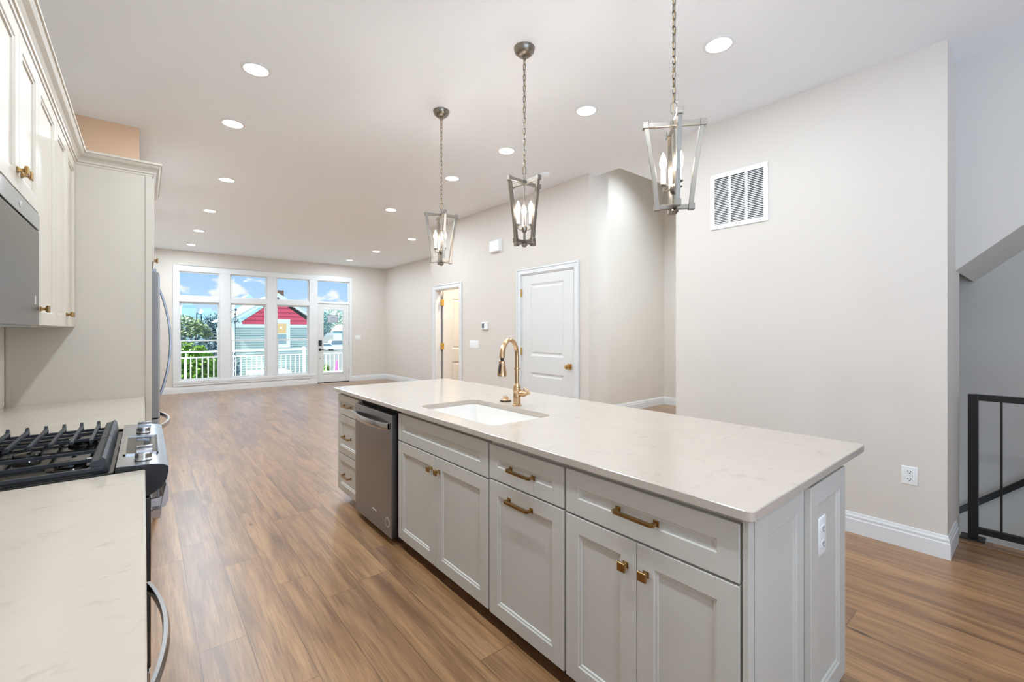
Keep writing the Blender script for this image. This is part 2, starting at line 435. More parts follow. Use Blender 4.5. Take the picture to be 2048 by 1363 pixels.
# left kitchen wall and rear wall (with two windows behind the camera)
w = MB(); w.box(XK-0.15, XK, -1.35, 5.09, 0, H); w.box(XK-0.15, XK, YREAR, -3.05, 0, H); w.box(XK-0.15, XK, -3.05, -1.35, 0, 0.12); w.box(XK-0.15, XK, -3.05, -1.35, 2.85, H)  # opening behind the camera is added to light the island fronts
struct('wall_left', w, WALL, 'left kitchen wall behind the counters')
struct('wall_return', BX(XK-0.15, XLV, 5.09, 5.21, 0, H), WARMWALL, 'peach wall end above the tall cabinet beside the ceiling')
struct('wall_left_living', BX(XLV-0.15, XLV, 5.21, YB+0.15, 0, H), WALL, 'left living room wall beyond the refrigerator')
w = MB(); w.box(-0.85, -0.55, YREAR-0.15, YREAR, 0, H); w.box(1.75, 5.4, YREAR-0.15, YREAR, -3, H); w.box(-0.55, 1.75, YREAR-0.15, YREAR, 0, 0.12); w.box(-0.55, 1.75, YREAR-0.15, YREAR, 2.9, H); w.box(0.55, 0.65, YREAR-0.15, YREAR, 0.12, 2.9)
struct('wall_rear', w, WALL, 'rear wall with two tall windows')
# right wall block with the vent, hall, closet block
struct('wall_right', BX(XR, 4.322, 0.404, 2.199, 0, H), WALL, 'right wall with the big air return grille')
w = MB(); w.box(4.322, 7.75, 2.08, 2.199, -3, 4.75); w.box(3.9, 4.322, 2.1, 2.199, H, 4.75)
struct('wall_hall_near', w, WALL, 'near wall of the side hall')
struct('wall_hall_end', BX(7.6, 7.75, 2.2, 4.68, 0, 4.75), WALL, 'end wall of the side hall')
w = MB(); w.box(4.21, 7.75, 4.68, 4.83, 0, 4.75)
struct('wall_hall_far', w, WALL, 'far wall of the side hall lit from above')
# closet block: wall with two door openings at X = XC (near face), return faces at both ends
D2 = (3.538, 4.498, 2.126); D1 = (5.991, 6.765, 2.085)
w = MB()
t = 0.118
w.box(XC, XC+t, 3.322, D2[0], 0, H); w.box(XC, XC+t, D2[0], D2[1], D2[2], H); w.box(XC, XC+t, D2[1], D1[0], 0, H)
w.box(XC, XC+t, D1[0], D1[1], D1[2], H); w.box(XC, XC+t, D1[1], 6.91, 0, H)
w.box(XC+t, 4.21, 3.322, 3.44, 0, H)
struct('wall_doors', w, WALL, 'right wall holding the two white doors')
w = MB(); w.box(4.09, 4.21, 3.44, 4.68, 0, 4.75); w.box(4.0, 4.21, 3.322, 3.44, H, 4.75); w.box(3.88, 4.0, 2.9, 4.8, H+0.25, 4.75); w.box(4.0, 7.75, 2.9, 3.0, H+0.25, 4.75)
struct('wall_hall_return', w, WALL, 'wall turning from the white door into the side hall')
# small warm room behind the open door
w = MB(); w.box(XC+t, XB, 6.79, 6.91, 0, H); w.box(XC+t, XB, 4.83, 4.95, 0, H); w.box(XB, XB+0.12, 4.83, 6.91, 0, H)
struct('wall_bath', w, WALL, 'walls of the small room behind the open door')
struct('wall_right_living', BX(XB, XB+0.15, 6.91, YB+0.15, 0, H), WALL, 'right living room wall beside the glazed door')
# stair walls
p = [(0.404, 1.784), (0.404, H), (-1.216, H)]
w = MB(); w.prism([(y, z) for y, z in p], 0, 4.133, 5.23)
struct('wall_stair_upper', w, STAIRWALL, 'sloping underside and wall of the upper stair flight')
struct('wall_stair', BX(5.23, 5.38, YREAR, 2.08, -3, H), STAIRWALL, 'far wall of the stairwell with the black handrail')
st = MB()
for i in range(11):
    st.box(4.29, 5.225, -2.2+i*0.27, -2.2+(i+1)*0.27+0.02, -0.19*(i+1)-0.05, -0.19*(i+1))
struct('stairs', st, FLOOR, 'stairs going down behind the black railing', 'stairs', base=(0, 0, 0))
struct('wall_stairwell_side', BX(4.262, 4.285, YREAR, 2.08, -3, -0.36), STAIRWALL, 'wall under the floor edge of the stairwell')

# back wall with one big opening for the window bank and door
OX0, OX1, OZ1 = 0.56, 4.37, 2.74
w = MB(); w.box(-0.2, OX0, YB, YB+0.15, 0, H); w.box(OX1, XB+0.15, YB, YB+0.15, 0, H); w.box(OX0, OX1, YB, YB+0.15, OZ1, H); w.box(OX0, 3.46, YB, YB+0.15, 0, 0.22)
struct('wall_back', w, WALL, 'back wall around the windows and the glazed door')
# trim grid of the window bank
g = MB(); Y0, Y1 = YB-0.022, YB+0.10
g.box(0.484, 0.585, Y0, YB, 0.155, 2.835); g.box(4.335, 4.405, Y0, YB, 0, 2.835); g.box(0.585, 4.335, Y0, YB, 2.705, 2.835)
g.box(0.56, 0.585, YB, Y1, 0.22, 2.72); g.box(4.335, 4.37, YB, Y1, 0, 2.72); g.box(0.56, 4.37, YB, Y1, 2.705, 2.74)
for a, b in ((1.355, 1.555), (2.325, 2.535), (3.305, 3.475)):
    g.box(a, b, Y0, Y1, 0.24 if a < 3 else 0, 2.705)
g.box(3.475, 3.505, Y0, Y1, 0, 2.705)
for a, b in ((0.585, 1.355), (1.555, 2.325), (2.535, 3.305)):
    g.box(a, b, Y0, Y1, 2.03, 2.15)
g.box(3.505, 4.335, Y0, Y1, 2.105, 2.13)
g.box(0.484, 3.475, Y0-0.012, Y1, 0.205, 0.262); g.box(0.484, 3.475, Y0-0.004, YB, 0.155, 0.205)
struct('trim_3', g, TRIM, 'white casing around the bank of windows and glazed door', 'trim', bevel=0.004)

def window(n, x0, x1, z0, z1, label, hung):
    o = sthing('window_%d' % n, label, 'window', ((x0+x1)/2, YB+0.05, z0))
    def frame(a0, a1, b0, b1, wd, y0, y1):
        m = MB(); m.box(a0, a0+wd, y0, y1, b0, b1); m.box(a1-wd, a1, y0, y1, b0, b1); m.box(a0+wd, a1-wd, y0, y1, b0, b0+wd); m.box(a0+wd, a1-wd, y0, y1, b1-wd, b1); return m
    if not hung:
        part('frame', frame(x0, x1, z0, z1, 0.024, YB+0.02, YB+0.07), TRIM, o, bevel=0.003)
        part('pane', BX(x0+.02, x1-.02, YB+0.045, YB+0.049, z0+.02, z1-.02), PANE, o)
    else:
        zm = 1.157
        part('frame', frame(x0, x1, z0, z1, 0.014, YB-0.005, YB+0.095), TRIM, o, bevel=0.003)
        s1 = part('sash', frame(x0+.014, x1-.014, zm-.014, z1-.014, 0.024, YB+0.055, YB+0.085), TRIM, o, bevel=0.003)
        part('pane', BX(x0+.03, x1-.03, YB+0.068, YB+0.072, zm, z1-.03), PANE, s1)
        s2 = part('sash', frame(x0+.014, x1-.014, z0+.014, zm+.018, 0.034, YB+0.02, YB+0.05), TRIM, o, bevel=0.003)
        part('pane', BX(x0+.03, x1-.03, YB+0.033, YB+0.037, z0+.03, zm), PANE, s2)
    return o
window(1, 0.585, 1.355, 0.262, 2.03, 'tall double-hung window at the left end, trees and towers behind', True)
window(2, 1.555, 2.325, 0.262, 2.03, 'tall double-hung window in the middle, left half of the red gable behind', True)
window(3, 2.535, 3.305, 0.262, 2.03, 'tall double-hung window next to the glazed door', True)
window(4, 0.585, 1.355, 2.15, 2.705, 'transom window at the left end, plain blue sky', False)
window(5, 1.555, 2.325, 2.15, 2.705, 'transom window, second from the left', False)
window(6, 2.535, 3.305, 2.15, 2.705, 'transom window showing the brick chimney', False)
window(7, 3.475+.01, 4.335, 2.13, 2.705, 'transom window above the glazed door', False)

# glazed door
d = sthing('door_1', 'white glazed exterior door with dark lever and keypad', 'door', (3.92, YB+0.02, 0.015))
lf = MB(); a0, a1, b0, b1 = 3.51, 4.332, 0.018, 2.1; la, lb, lc, ld = 3.659, 4.168, 0.26, 1.94; ya, yb = YB+0.0, YB+0.045
lf.box(a0, la, ya, yb, b0, b1); lf.box(lb, a1, ya, yb, b0, b1); lf.box(la, lb, ya, yb, b0, lc); lf.box(la, lb, ya, yb, ld, b1)
part('door_leaf', lf, DOORW, d, bevel=0.002)
lf = MB()
for q in ((la-.022, la, lc-.022, ld+.022), (lb, lb+.022, lc-.022, ld+.022), (la, lb, lc-.022, lc), (la, lb, ld, ld+.022)): lf.box(q[0], q[1], ya-.008, ya+0.005, q[2], q[3])
part('lite_frame', lf, DOORW, d, bevel=0.003)
part('pane', BX(la, lb, ya+0.02, ya+0.024, lc, ld), PANE, d)
part('keypad_lock', BX(3.533, 3.612, ya-.022, ya, 0.986, 1.132), LOCK, d, bevel=0.006)
m = MB(); m.lathe([(0.033, 0), (0.033, 0.008), (0.012, 0.012), (0.012, 0.04)], (3.566, ya, 0.885), (0, -1, 0)); m.tube([(3.566, ya-.036, 0.885), (3.69, ya-.036, 0.887)], [0.011, 0.007], 8)
part('lever_handle', m, LOCK, d, smooth=True)
part('keyhole', MB().lathe([(0.012, 0), (0.012, 0.006)], (3.572, ya, 0.648), (0, -1, 0), 10), LOCK, d)
for z in (1.83, 1.05, 0.29):
    part('hinge', BX(4.328, 4.344, ya-.012, ya+.004, z-.05, z+.05), STEELD, d)
struct('trim_4', BX(3.505, 4.335, YB-0.02, YB+0.1, 0, 0.016), SLOT, 'dark threshold under the glazed door', 'trim')
s = thing('door_sign', 'printed notice taped inside the glass of the exterior door', 'sign', (3.898, YB+0.012, 1.59))
part('sheet', BX(3.761, 4.035, YB+0.012, YB+0.0165, 1.59, 1.808), PAPER, s)
m = MB()
for q in ((3.765, 4.031, 1.594, 1.602), (3.765, 4.031, 1.796, 1.804), (3.765, 3.773, 1.594, 1.804), (4.023, 4.031, 1.594, 1.804)): m.box(q[0], q[1], YB+0.0105, YB+0.0125, q[2], q[3])
part('border', m, INK, s)
m = MB(); random.seed(3)
for z, xa, xb in ((1.725, 3.86, 3.97), (1.685, 3.80, 3.985), (1.635, 3.86, 3.95)):
    x = xa; m = MB()
    while x < xb:
        wd = random.uniform(.012, .03); m.box(x, min(x+wd, xb), YB+0.0105, YB+0.0125, z, z+0.014); x += wd+.007
    part('text_line', m, INK, s)

# baseboards
BP = [(0, 0), (0.016, 0), (0.016, 0.094), (0.012, 0.099), (0.012, 0.106), (0.013, 0.116), (0.008, 0.126), (0.005, 0.138), (0, 0.14)]
def base_run(name, path, label):
    """path: list of (x,y) along the wall, profile stands to the left of travel"""
    P = [Vector((a, b, 0)) for a, b in path]; n = len(P); rings = []
    for i in range(n):
        d0 = (P[i]-P[i-1]).normalized() if i else (P[1]-P[0]).normalized()
        d1 = (P[i+1]-P[i]).normalized() if i < n-1 else d0
        n0 = Vector((-d0.y, d0.x, 0)); n1 = Vector((-d1.y, d1.x, 0)); nn = (n0+n1)
        nn = nn/(nn.dot(n0)) if nn.length > 0 else n0
        rings.append([P[i]+nn*p+Vector((0, 0, z)) for p, z in BP])
    struct(name, MB().loft(rings), TRIM, label, 'baseboard')
base_run('baseboard_right', [(4.13, 0.404), (XR, 0.404), (XR, 2.199)][::-1] if False else [(XR, 2.199), (XR, 0.404), (4.13, 0.404)][::-1], 'white baseboard along the wall with the outlet')
base_run('baseboard_back_left', [(3.47, YB), (XLV, YB)], 'white baseboard under the windows')
base_run('baseboard_back_right', [(XB, YB), (4.405, YB)], 'white baseboard right of the glazed door')
base_run('baseboard_right_living', [(XB, 6.91), (XB, YB)], 'white baseboard on the right living room wall')
base_run('baseboard_hall', [(7.6, 2.2), (7.6, 4.68), (4.21, 4.68)], 'white baseboard round the end of the side hall')
base_run('baseboard_closet', [(4.21, 3.322), (XC, 3.322), (XC, 3.47)][::-1] if False else [(4.21, 3.322), (XC, 3.322), (XC, 3.47)], 'white baseboard at the corner beside the closed door')
base_run('baseboard_doors', [(XC, 4.585), (XC, 5.915)], 'white baseboard between the two white doors')

# ------------------------------------------------------------------ interior doors
def casing(name, y0, y1, zt, wd, label):
    m = MB(); X0 = XC
    for k, (ins, th) in enumerate(((0.0, 0.018), (0.045, 0.012))):
        pass
    def bar(ya, yb, za, zb): m.box(X0-0.016, X0, ya, yb, za, zb)
    bar(y0-wd, y0, 0, zt+wd); bar(y1, y1+wd, 0, zt+wd); bar(y0, y1, zt, zt+wd)
    # raised outer band
    m.box(X0-0.024, X0-0.016, y0-wd, y0-wd+0.022, 0, zt+wd); m.box(X0-0.024, X0-0.016, y1+wd-0.022, y1+wd, 0, zt+wd); m.box(X0-0.024, X0-0.016, y0-wd+.022, y1+wd-.022, zt+wd-0.022, zt+wd)
    # jamb lining
    m.box(X0-0.004, X0+t, y0-0.004, y0+0.014, 0, zt); m.box(X0-0.004, X0+t, y1-0.014, y1+0.004, 0, zt); m.box(X0-0.004, X0+t, y0+.014, y1-.014, zt-0.014, zt+0.004)
    struct(name, m, TRIM, label, 'trim', bevel=0.004)
casing('trim_5', D2[0], D2[1], D2[2], 0.074, 'white casing around the closed panel door')
casing('trim_6', D1[0], D1[1], D1[2], 0.076, 'white casing around the open doorway')

def door_leaf_mesh(a0, a1, z0, z1, fn, th):
    """two-panel moulded door: a = width axis"""
    m = MB(); st_, mid0, mid1, bot, top = 0.165, 0.848, 1.062, 0.25, z1-0.118
    def bx(aa, ab, ba, bb):
        pts = [fn(x, y, c) for c in (0, -th) for y in (ba, bb) for x in (aa, ab)]
        xs, ys, zs = zip(*pts); m.box(min(xs), max(xs), min(ys), max(ys), min(zs), max(zs))
    bx(a0, a0+st_, z0, z1); bx(a1-st_, a1, z0, z1); bx(a0+st_, a1-st_, z0, bot); bx(a0+st_, a1-st_, mid0, mid1); bx(a0+st_, a1-st_, top, z1)
    for ba, bb in ((bot, mid0), (mid1, top)):
        m.ring_panel(a0+st_, a1-st_, ba, bb, [(0.0, 0.0), (0.012, -0.006), (0.024, -0.010), (0.036, -0.010), (0.052, -0.003), (0.056, -0.003)], fn, -th)
    return m
d = sthing('door_2', 'closed white two-panel door with square brass knob', 'door', (XC+0.02, 4.018, 0.01))
part('door_leaf', door_leaf_mesh(D2[0]+.016, D2[1]-.016, 0.012, D2[2]-.016, fX(XC+0.006), 0.035), DOORW, d)
DOORBRASS = brushed('door_brass', (206, 168, 108), 0.3, axis=1)
kb = MB(); kb.box(XC-0.003, XC+0.006, 3.588, 3.654, 0.927, 0.997)
hd = part('rosette', kb, DOORBRASS, d, bevel=0.004)
kb = MB(); kb.lathe([(0.011, 0), (0.011, 0.02), (0.027, 0.03), (0.03, 0.042), (0.026, 0.056), (0.012, 0.06)], (XC-0.003, 3.621, 0.962), (-1, 0, 0))
part('knob', kb, DOORBRASS, hd, smooth=True)
for z in (1.886, 1.113, 0.3):
    part('hinge', BX(XC-0.012, XC+0.004, 4.478, 4.494, z-.05, z+.05), HINGE, d, bevel=0.003)
d = sthing('door_3', 'open white panel door swung into the small room', 'door', (XC+t, 6.755, 0.01))
part('door_leaf', door_leaf_mesh(XC+t+0.01, XC+t+0.74, 0.012, D1[2]-.016, fY(6.70), 0.035), DOORW, d)
for z in (1.873, 1.116, 0.3):
    part('hinge', BX(XC+t-0.022, XC+t+0.016, 6.69, 6.752, z-.055, z+.055), HINGE, d, bevel=0.003)

# ------------------------------------------------------------------ wall devices
s = thing('return_air_grille', 'large white return air grille with three louvre columns high on the right wall', 'vent', (XR, 1.6435, 2.25))
VY0, VY1, VZ0, VZ1 = 1.412, 1.873, 2.25, 2.716
m = MB(); cols = [(VY0+.035, VY0+.155), (VY0+.173, VY0+.288), (VY0+.306, VY1-.035)]
m.box(XR-.010, XR, VY0, VY1, VZ0, VZ0+.038); m.box(XR-.010, XR, VY0, VY1, VZ1-.038, VZ1)
ed = [VY0]+[e for c_ in cols for e in c_]+[VY1]
for i in range(0, len(ed), 2): m.box(XR-.010, XR, ed[i], ed[i+1], VZ0+.038, VZ1-.038)
part('frame', m, WHITEPL, s, bevel=0.003)
part('dark_backing', BX(XR-.0025, XR-.0005, VY0+.02, VY1-.02, VZ0+.03, VZ1-.03), SLOT, s)
for a, b in cols:
    m = MB(); z = VZ0+.042
    while z < VZ1-.045:
        m.prism([(XR-.010, z+.0055), (XR-.0085, z+.0095), (XR-.002, z+.0125), (XR-.003, z+.0095)], 1, a, b) if False else m.loft([[(XR-.0095, y, z+.001), (XR-.0085, y, z+.0005), (XR-.002, y, z+.0085), (XR-.003, y, z+.0095)] for y in (a, b)])
        z += 0.0142
    part('louvres', m, WHITEPL, s)
for y, z in ((1.47, 2.70), (1.81, 2.70), (1.47, 2.267), (1.81, 2.267)):
    part('screw', MB().lathe([(0.004, 0), (0.003, 0.0015)], (XR-.010, y, z), (-1, 0, 0), 8), STEELD, s)

def outlet(name, label, y0, y1, z0, z1, fn, nrm):
    cy, cz = (y0+y1)/2, (z0+z1)/2
    s = thing(name, label, 'outlet', fn(cy, z0, 0))
    m = MB(); m.ring_panel(y0, y1, z0, z1, [(0, .001), (.003, .005), (.006, .006)], fn, 0.0)
    part('cover_plate', m, WHITEPL, s, smooth=True)
    for dz in (-0.2*(z1-z0), 0.2*(z1-z0)):
        r = min(0.0165, .24*(y1-y0))
        m = MB(); pts = []
        for j in range(20):
            an = 2*PI*j/20; pts.append((cy+r*1.05*math.cos(an), cz+dz+max(-.8*r, min(.8*r, r*math.sin(an)))))
        m.loft([[fn(a, b, 0.004) for a, b in pts], [fn(a, b, 0.0085) for a, b in pts]])
        soc = part('socket', m, WHITEPL, s)
        m = MB()
        for a, b, hw, hh in ((-.42*r, .2*r, .09*r, .33*r), (.42*r, .2*r, .09*r, .26*r), (0, -.45*r, .16*r, .16*r)):
            P = [fn(cy+a-hw, cz+dz+b-hh, .0084), fn(cy+a+hw, cz+dz+b+hh, .0092)]
            m.box(P[0][0], P[1][0], P[0][1], P[1][1], P[0][2], P[1][2])
        part('slots', m, SLOT, soc)
    return s
outlet('wall_outlet', 'white duplex outlet low on the right wall', 0.538, 0.617, 0.405, 0.523, fX(XR), -1)

s = thing('door_chime', 'small white chime box on the wall between the doors', 'chime', (XC, 5.035, 2.5))
part('case', BX(XC-0.05, XC, 4.925, 5.145, 2.505, 2.665), WHITEPL, s, bevel=0.012)
part('backplate', BX(XC-0.012, XC, 4.915, 5.155, 2.497, 2.673), WHITEPL, s, bevel=0.003)
s = thing('thermostat', 'white thermostat with grey screen above the light switches', 'thermostat', (XC, 5.3, 1.4))
part('case', BX(XC-0.026, XC, 5.225, 5.372, 1.402, 1.51), WHITEPL, s, bevel=0.006)
part('screen', BX(XC-0.028, XC-0.025, 5.298, 5.352, 1.425, 1.492), SCREEN, s)
def switch_plate(name, label, y0, y1, z0, z1, fn, n):
    s = thing(name, label, 'light switch', fn((y0+y1)/2, z0, 0))
    m = MB(); m.ring_panel(y0, y1, z0, z1, [(0, .001), (.003, .005), (.006, .006)], fn, 0.0)
    part('cover_plate', m, WHITEPL, s, smooth=True)
    wd = (y1-y0)/n
    for i in range(n):
        a = y0+wd*(i+.5); h2 = (z1-z0)*.29
        m = MB(); m.ring_panel(a-.017, a+.017, (z0+z1)/2-h2, (z0+z1)/2+h2, [(0, .007), (.002, .0085)], fn, .004)
        part('rocker', m, WHITEPL, s)
switch_plate('light_switch', 'white multi-gang light switch plate beside the open doorway', 5.468, 5.698, 1.11, 1.237, fX(XC), 4)
switch_plate('light_switch', 'white light switch plate right of the glazed door', 4.50, 4.66, 1.13, 1.25, fY(YB), 2)
s = thing('smoke_detector', 'round white smoke detector on the ceiling beyond the middle pendant', 'smoke detector', (3.5, 3.66, H))
part('housing', MB().lathe([(0.065, 0), (0.066, -.012), (0.06, -.03), (0.04, -.042), (0.0, -.044)], (3.5, 3.66, H)), WHITEPL, s, smooth=True)
part('sounder_slot', MB().lathe([(0.062, -.016), (0.0625, -.024), (0.055, -.0255)], (3.5, 3.66, H)), STEELD, s, smooth=True)

# ------------------------------------------------------------------ recessed ceiling lights
def lamp_light(name, typ, loc, watt, col, parent, size=0.07):
    L = bpy.data.lights.new(name, typ); L.energy = watt; L.color = col
    if typ == 'AREA': L.shape = 'DISK'; L.size = size*2
    else: L.shadow_soft_size = size
    o = bpy.data.objects.new(name, L); COL.objects.link(o); o.parent = parent; o.location = loc
    return o
def ceiling_light(x, y, label, z=H, watt=None, group='recessed ceiling lights', cone=None, col=None):
    s = thing('recessed_light', label, 'ceiling light', (x, y, z), group)
    part('trim_ring', MB().lathe([(0.092, 0), (0.092, -.003), (0.086, -.007), (0.074, -.008), (0.072, -.004), (0.072, 0)], (x, y, z), seg=32), TRIM, s, smooth=True)
    part('lens', MB().lathe([(0.072, -.002), (0.071, -.006), (0.0, -.0065)], (x, y, z), seg=32), LENS, s, smooth=True)
    if cone:
        l_ = lamp_light('lamp', 'SPOT', (0, 0, -0.03), watt, col or LAMP_COL, s, 0.05); l_.data.spot_size = R(cone); l_.data.spot_blend = 1.0
    else: lamp_light('lamp', 'AREA', (0, 0, -0.012), watt or (LAMP_W*2.9 if y > 5 else LAMP_W*1.7 if x < 1 else LAMP_W), col or LAMP_COL, s, 0.07)
    return s
for i, (x, y) in enumerate(((0.585, 3.433), (0.585, 4.46), (0.75, 6.167), (0.75, 7.92), (0.75, 9.635), (0.745, 11.28))):
    ceiling_light(x, y, ('recessed ceiling light nearest the camera in the left row', 'recessed ceiling light, second from the camera in the left row',
        'recessed ceiling light, third from the camera in the left row', 'recessed ceiling light, fourth from the camera in the left row',
        'recessed ceiling light, fifth from the camera in the left row', 'recessed ceiling light of the left row closest to the window wall')[i])
for x, y, l in ((2.742, 1.312, 'recessed ceiling light right of the nearest pendant, largest in the right row'), (2.742, 2.383, 'recessed ceiling light between the nearest and the middle pendant'),
        (2.75, 3.416, 'recessed ceiling light just left of the middle pendant chain'), (2.76, 4.436, 'recessed ceiling light right of the farthest pendant chain'),
        (2.79, 6.168, 'recessed ceiling light left of the farthest pendant chain'), (4.0, 7.898, 'recessed ceiling light close to the far right living room wall, above the open doorway'),
        (4.0, 9.61, 'recessed ceiling light, second from the back in the far right row'), (4.0, 11.27, 'recessed ceiling light of the far right row closest to the glazed door')):
    ceiling_light(x, y, l)
for x, y in ((0.585, 2.4), (0.585, 1.3), (0.585, 0.0), (0.585, -1.3)):
    ceiling_light(x, y, 'recessed ceiling light in the kitchen outside the photo', group='recessed ceiling lights outside the photo')
ceiling_light(6.1, 3.9, 'recessed light high in the raised ceiling of the side hall', z=4.62, watt=150, cone=110)
ceiling_light(5.4, 2.6, 'unseen fill light added in the ceiling of the side hall', watt=30)  # out of view, added as general fill to brighten the hall
s = ceiling_light(4.6, 5.95, 'ceiling light of the small room behind the open door', watt=20, col=(1, .86, .66))

# ------------------------------------------------------------------ pendants
def pendant(label):
    s = thing('lantern_pendant', label, 'pendant light', (0, 0, 0), 'lantern pendants over the island')
    # canopy
    part('canopy', MB().lathe([(0.066, H), (0.066, H-.006), (0.058, H-.03), (0.035, H-.05), (0.0, H-.054)], (0, 0, 0), seg=32), NICKEL, s, smooth=True)
    m = MB(); m.torus((0, 0, H-.064), .012, .003)
    part('canopy_loop', m, NICKEL, s, smooth=True)
    m = MB(); z = H-.085; i = 0
    while z > 2.425:
        m.torus((0, 0, z), .0078, .0027, Matrix.Rotation(R(90*(i % 2)+20), 3, 'Z'), seg=12, rs=5, stretch=.012); z -= .0335; i += 1
    part('chain', m, NICKEL, s, smooth=True)
    pts = [(0.005*math.sin(i_*1.3), 0.005*math.cos(i_*1.3), H-.05-(H-.05-2.36)*i_/30) for i_ in range(31)]
    part('power_cord', MB().tube(pts, 0.0018, 6), CORD, s, smooth=True)
    m = MB(); m.torus((0, 0, 2.392), .014, .0032, None, stretch=.012); m.tube([(0, 0, 2.37), (0, 0, 2.30)], .006, 10)
    part('top_loop', m, NICKEL, s, smooth=True)
    zt, zb, at, ab = 2.318, 1.945, 0.124, 0.074
    m = MB(); m.box(-at, at, -.009, .009, zt-.011, zt+.011); m.box(-.009, .009, -at, at, zt-.011, zt+.011); m.box(-.016, .016, -.016, .016, zt-.013, zt+.013)
    part('top_cross', m, NICKEL, s, bevel=.0015)
    m = MB(); m.box(-ab, ab, -.009, .009, zb-.01, zb+.01); m.box(-.009, .009, -ab, ab, zb-.01, zb+.01)
    m.lathe([(0.018, zb-.012), (0.02, zb-.02), (0.012, zb-.03), (0.004, zb-.034)], (0, 0, 0), seg=12)
    part('bottom_cross', m, NICKEL, s, bevel=.0015)
    for a in range(4):
        M = Matrix.Rotation(PI/2*a, 3, 'Z')
        m = MB(); P0 = Vector((at-.002, 0, zt)); P1 = Vector((ab-.002, 0, zb)); mid = P0.lerp(P1, .62)+Vector((-.004, 0, 0))
        m.tube([M @ P0, M @ mid, M @ P1], [(.0095, .009)]*3, square=True, up=M @ Vector((0, 1, 0)))
        part('frame_bar', m, NICKEL, s, bevel=.001)
        for r_, z_ in ((at, zt), (ab, zb)):
            m = MB(); c_ = M @ Vector((r_, 0, z_)); m.box(c_.x-.0135, c_.x+.0135, c_.y-.0135, c_.y+.0135, z_-.0145, z_+.0145)
            part('corner_block', m, NICKEL, s, bevel=.002)
    m = MB(); m.lathe([(.008, zb), (.008, 2.0), (.016, 2.01), (.02, 2.03), (.014, 2.045), (.006, 2.05), (.004, 2.3)], (0, 0, 0), seg=12)
    part('centre_stem', m, NICKEL, s, smooth=True)
    for a in (10, 130, 250):
        ca, sa = math.cos(R(a+39.5)), math.sin(R(a+39.5)); r_ = .046
        m = MB(); m.tube([(ca*.01, sa*.01, 2.03), (ca*.03, sa*.03, 2.018), (ca*r_, sa*r_, 2.022), (ca*r_, sa*r_, 2.045)], .004, 8)
        m.lathe([(.006, 2.04), (.015, 2.046), (.015, 2.05)], (ca*r_, sa*r_, 0), seg=12)
        arm = part('candle_arm', m, NICKEL, s, smooth=True)
        part('candle_sleeve', MB().lathe([(.0105, 2.05), (.0105, 2.12)], (ca*r_, sa*r_, 0), seg=14), WHITEPL, arm, smooth=True)
        part('bulb', MB().lathe([(.008, 2.12), (.014, 2.135), (.016, 2.15), (.011, 2.172), (.004, 2.19), (.001, 2.196)], (ca*r_, sa*r_, 0), seg=14), BULB, arm, smooth=True)
        lamp_light('bulb_light', 'POINT', (ca*r_, sa*r_, 2.15), BULB_W, (1, .97, .93), s, 0.018)
    return s
pn = pendant('nearest lantern pendant, its chain cut by the top of the photo')
pn.location = (1.84, 1.083, 0); pn.rotation_euler = (0, 0, R(-48.5))
dup(pn, (1.84, 2.107, 0), R(2), 'middle lantern pendant of the three over the island')
dup(pn, (1.85, 3.137, 0), R(-17), 'farthest lantern pendant of the three, nearest the open doorway')

# ------------------------------------------------------------------ cabinet hardware
def bar_pull(parent, yc, z, X, L, so=0.030):
    """horizontal square pull on a face at X looking to -X"""
    m = MB(); h2 = L/2
    for y in (yc-h2+.009, yc+h2-.009):
        m.box(X-.004, X, y-.0105, y+.0105, z-.0105, z+.0105)
        m.box(X-so+.004, X-.004, y-.006, y+.006, z-.006, z+.006)
    m.tube([(X-so+.008, yc-h2+.003, z), (X-so, yc-h2+.014, z), (X-so, yc+h2-.014, z), (X-so+.008, yc+h2-.003, z)], [(.0065, .0055)]*4, square=True, up=(0, 0, 1))
    return part('bar_pull', m, BRASS, parent, bevel=.0015)
def knob(parent, y, z, X, sgn=-1):
    m = MB(); g = lambda c: X+sgn*c
    m.box(g(0), g(.004), y-.0105, y+.0105, z-.0105, z+.0105)
    m.loft([[(g(c), y+a*r, z+b*r) for a, b in ((1, 1), (1, -1), (-1, -1), (-1, 1))] for c, r in ((.003, .008), (.012, .0055), (.018, .007), (.021, .0145), (.029, .0155), (.031, .013))])
    return part('knob', m, BRASS, parent, bevel=.0012)

# ------------------------------------------------------------------ island
FX = 1.255
def front(parent, name, y0, y1, z0, z1, w=.062):
    return part(name, MB().ring_panel(y0, y1, z0, z1, SHAKER(w), fX(FX), -.02), GREY, parent)
s = thing('drawer_cabinet', 'grey three-drawer island cabinet at the far end beside the dishwasher', 'cabinet', (1.48, 3.58, 0.1))
part('body', BX(FX+.021, 1.81, 3.352, 3.812, .075, .883), GREY, s)
for z0, z1 in ((.703, .860), (.384, .696), (.073, .377)):
    dr = front(s, 'drawer_front', 3.353, 3.814, z0, z1, .055)
    bar_pull(dr, 3.582, (z0+z1)/2 if z1 > .8 else z1-.165 if z1 > .5 else z1-.155, FX, .165)
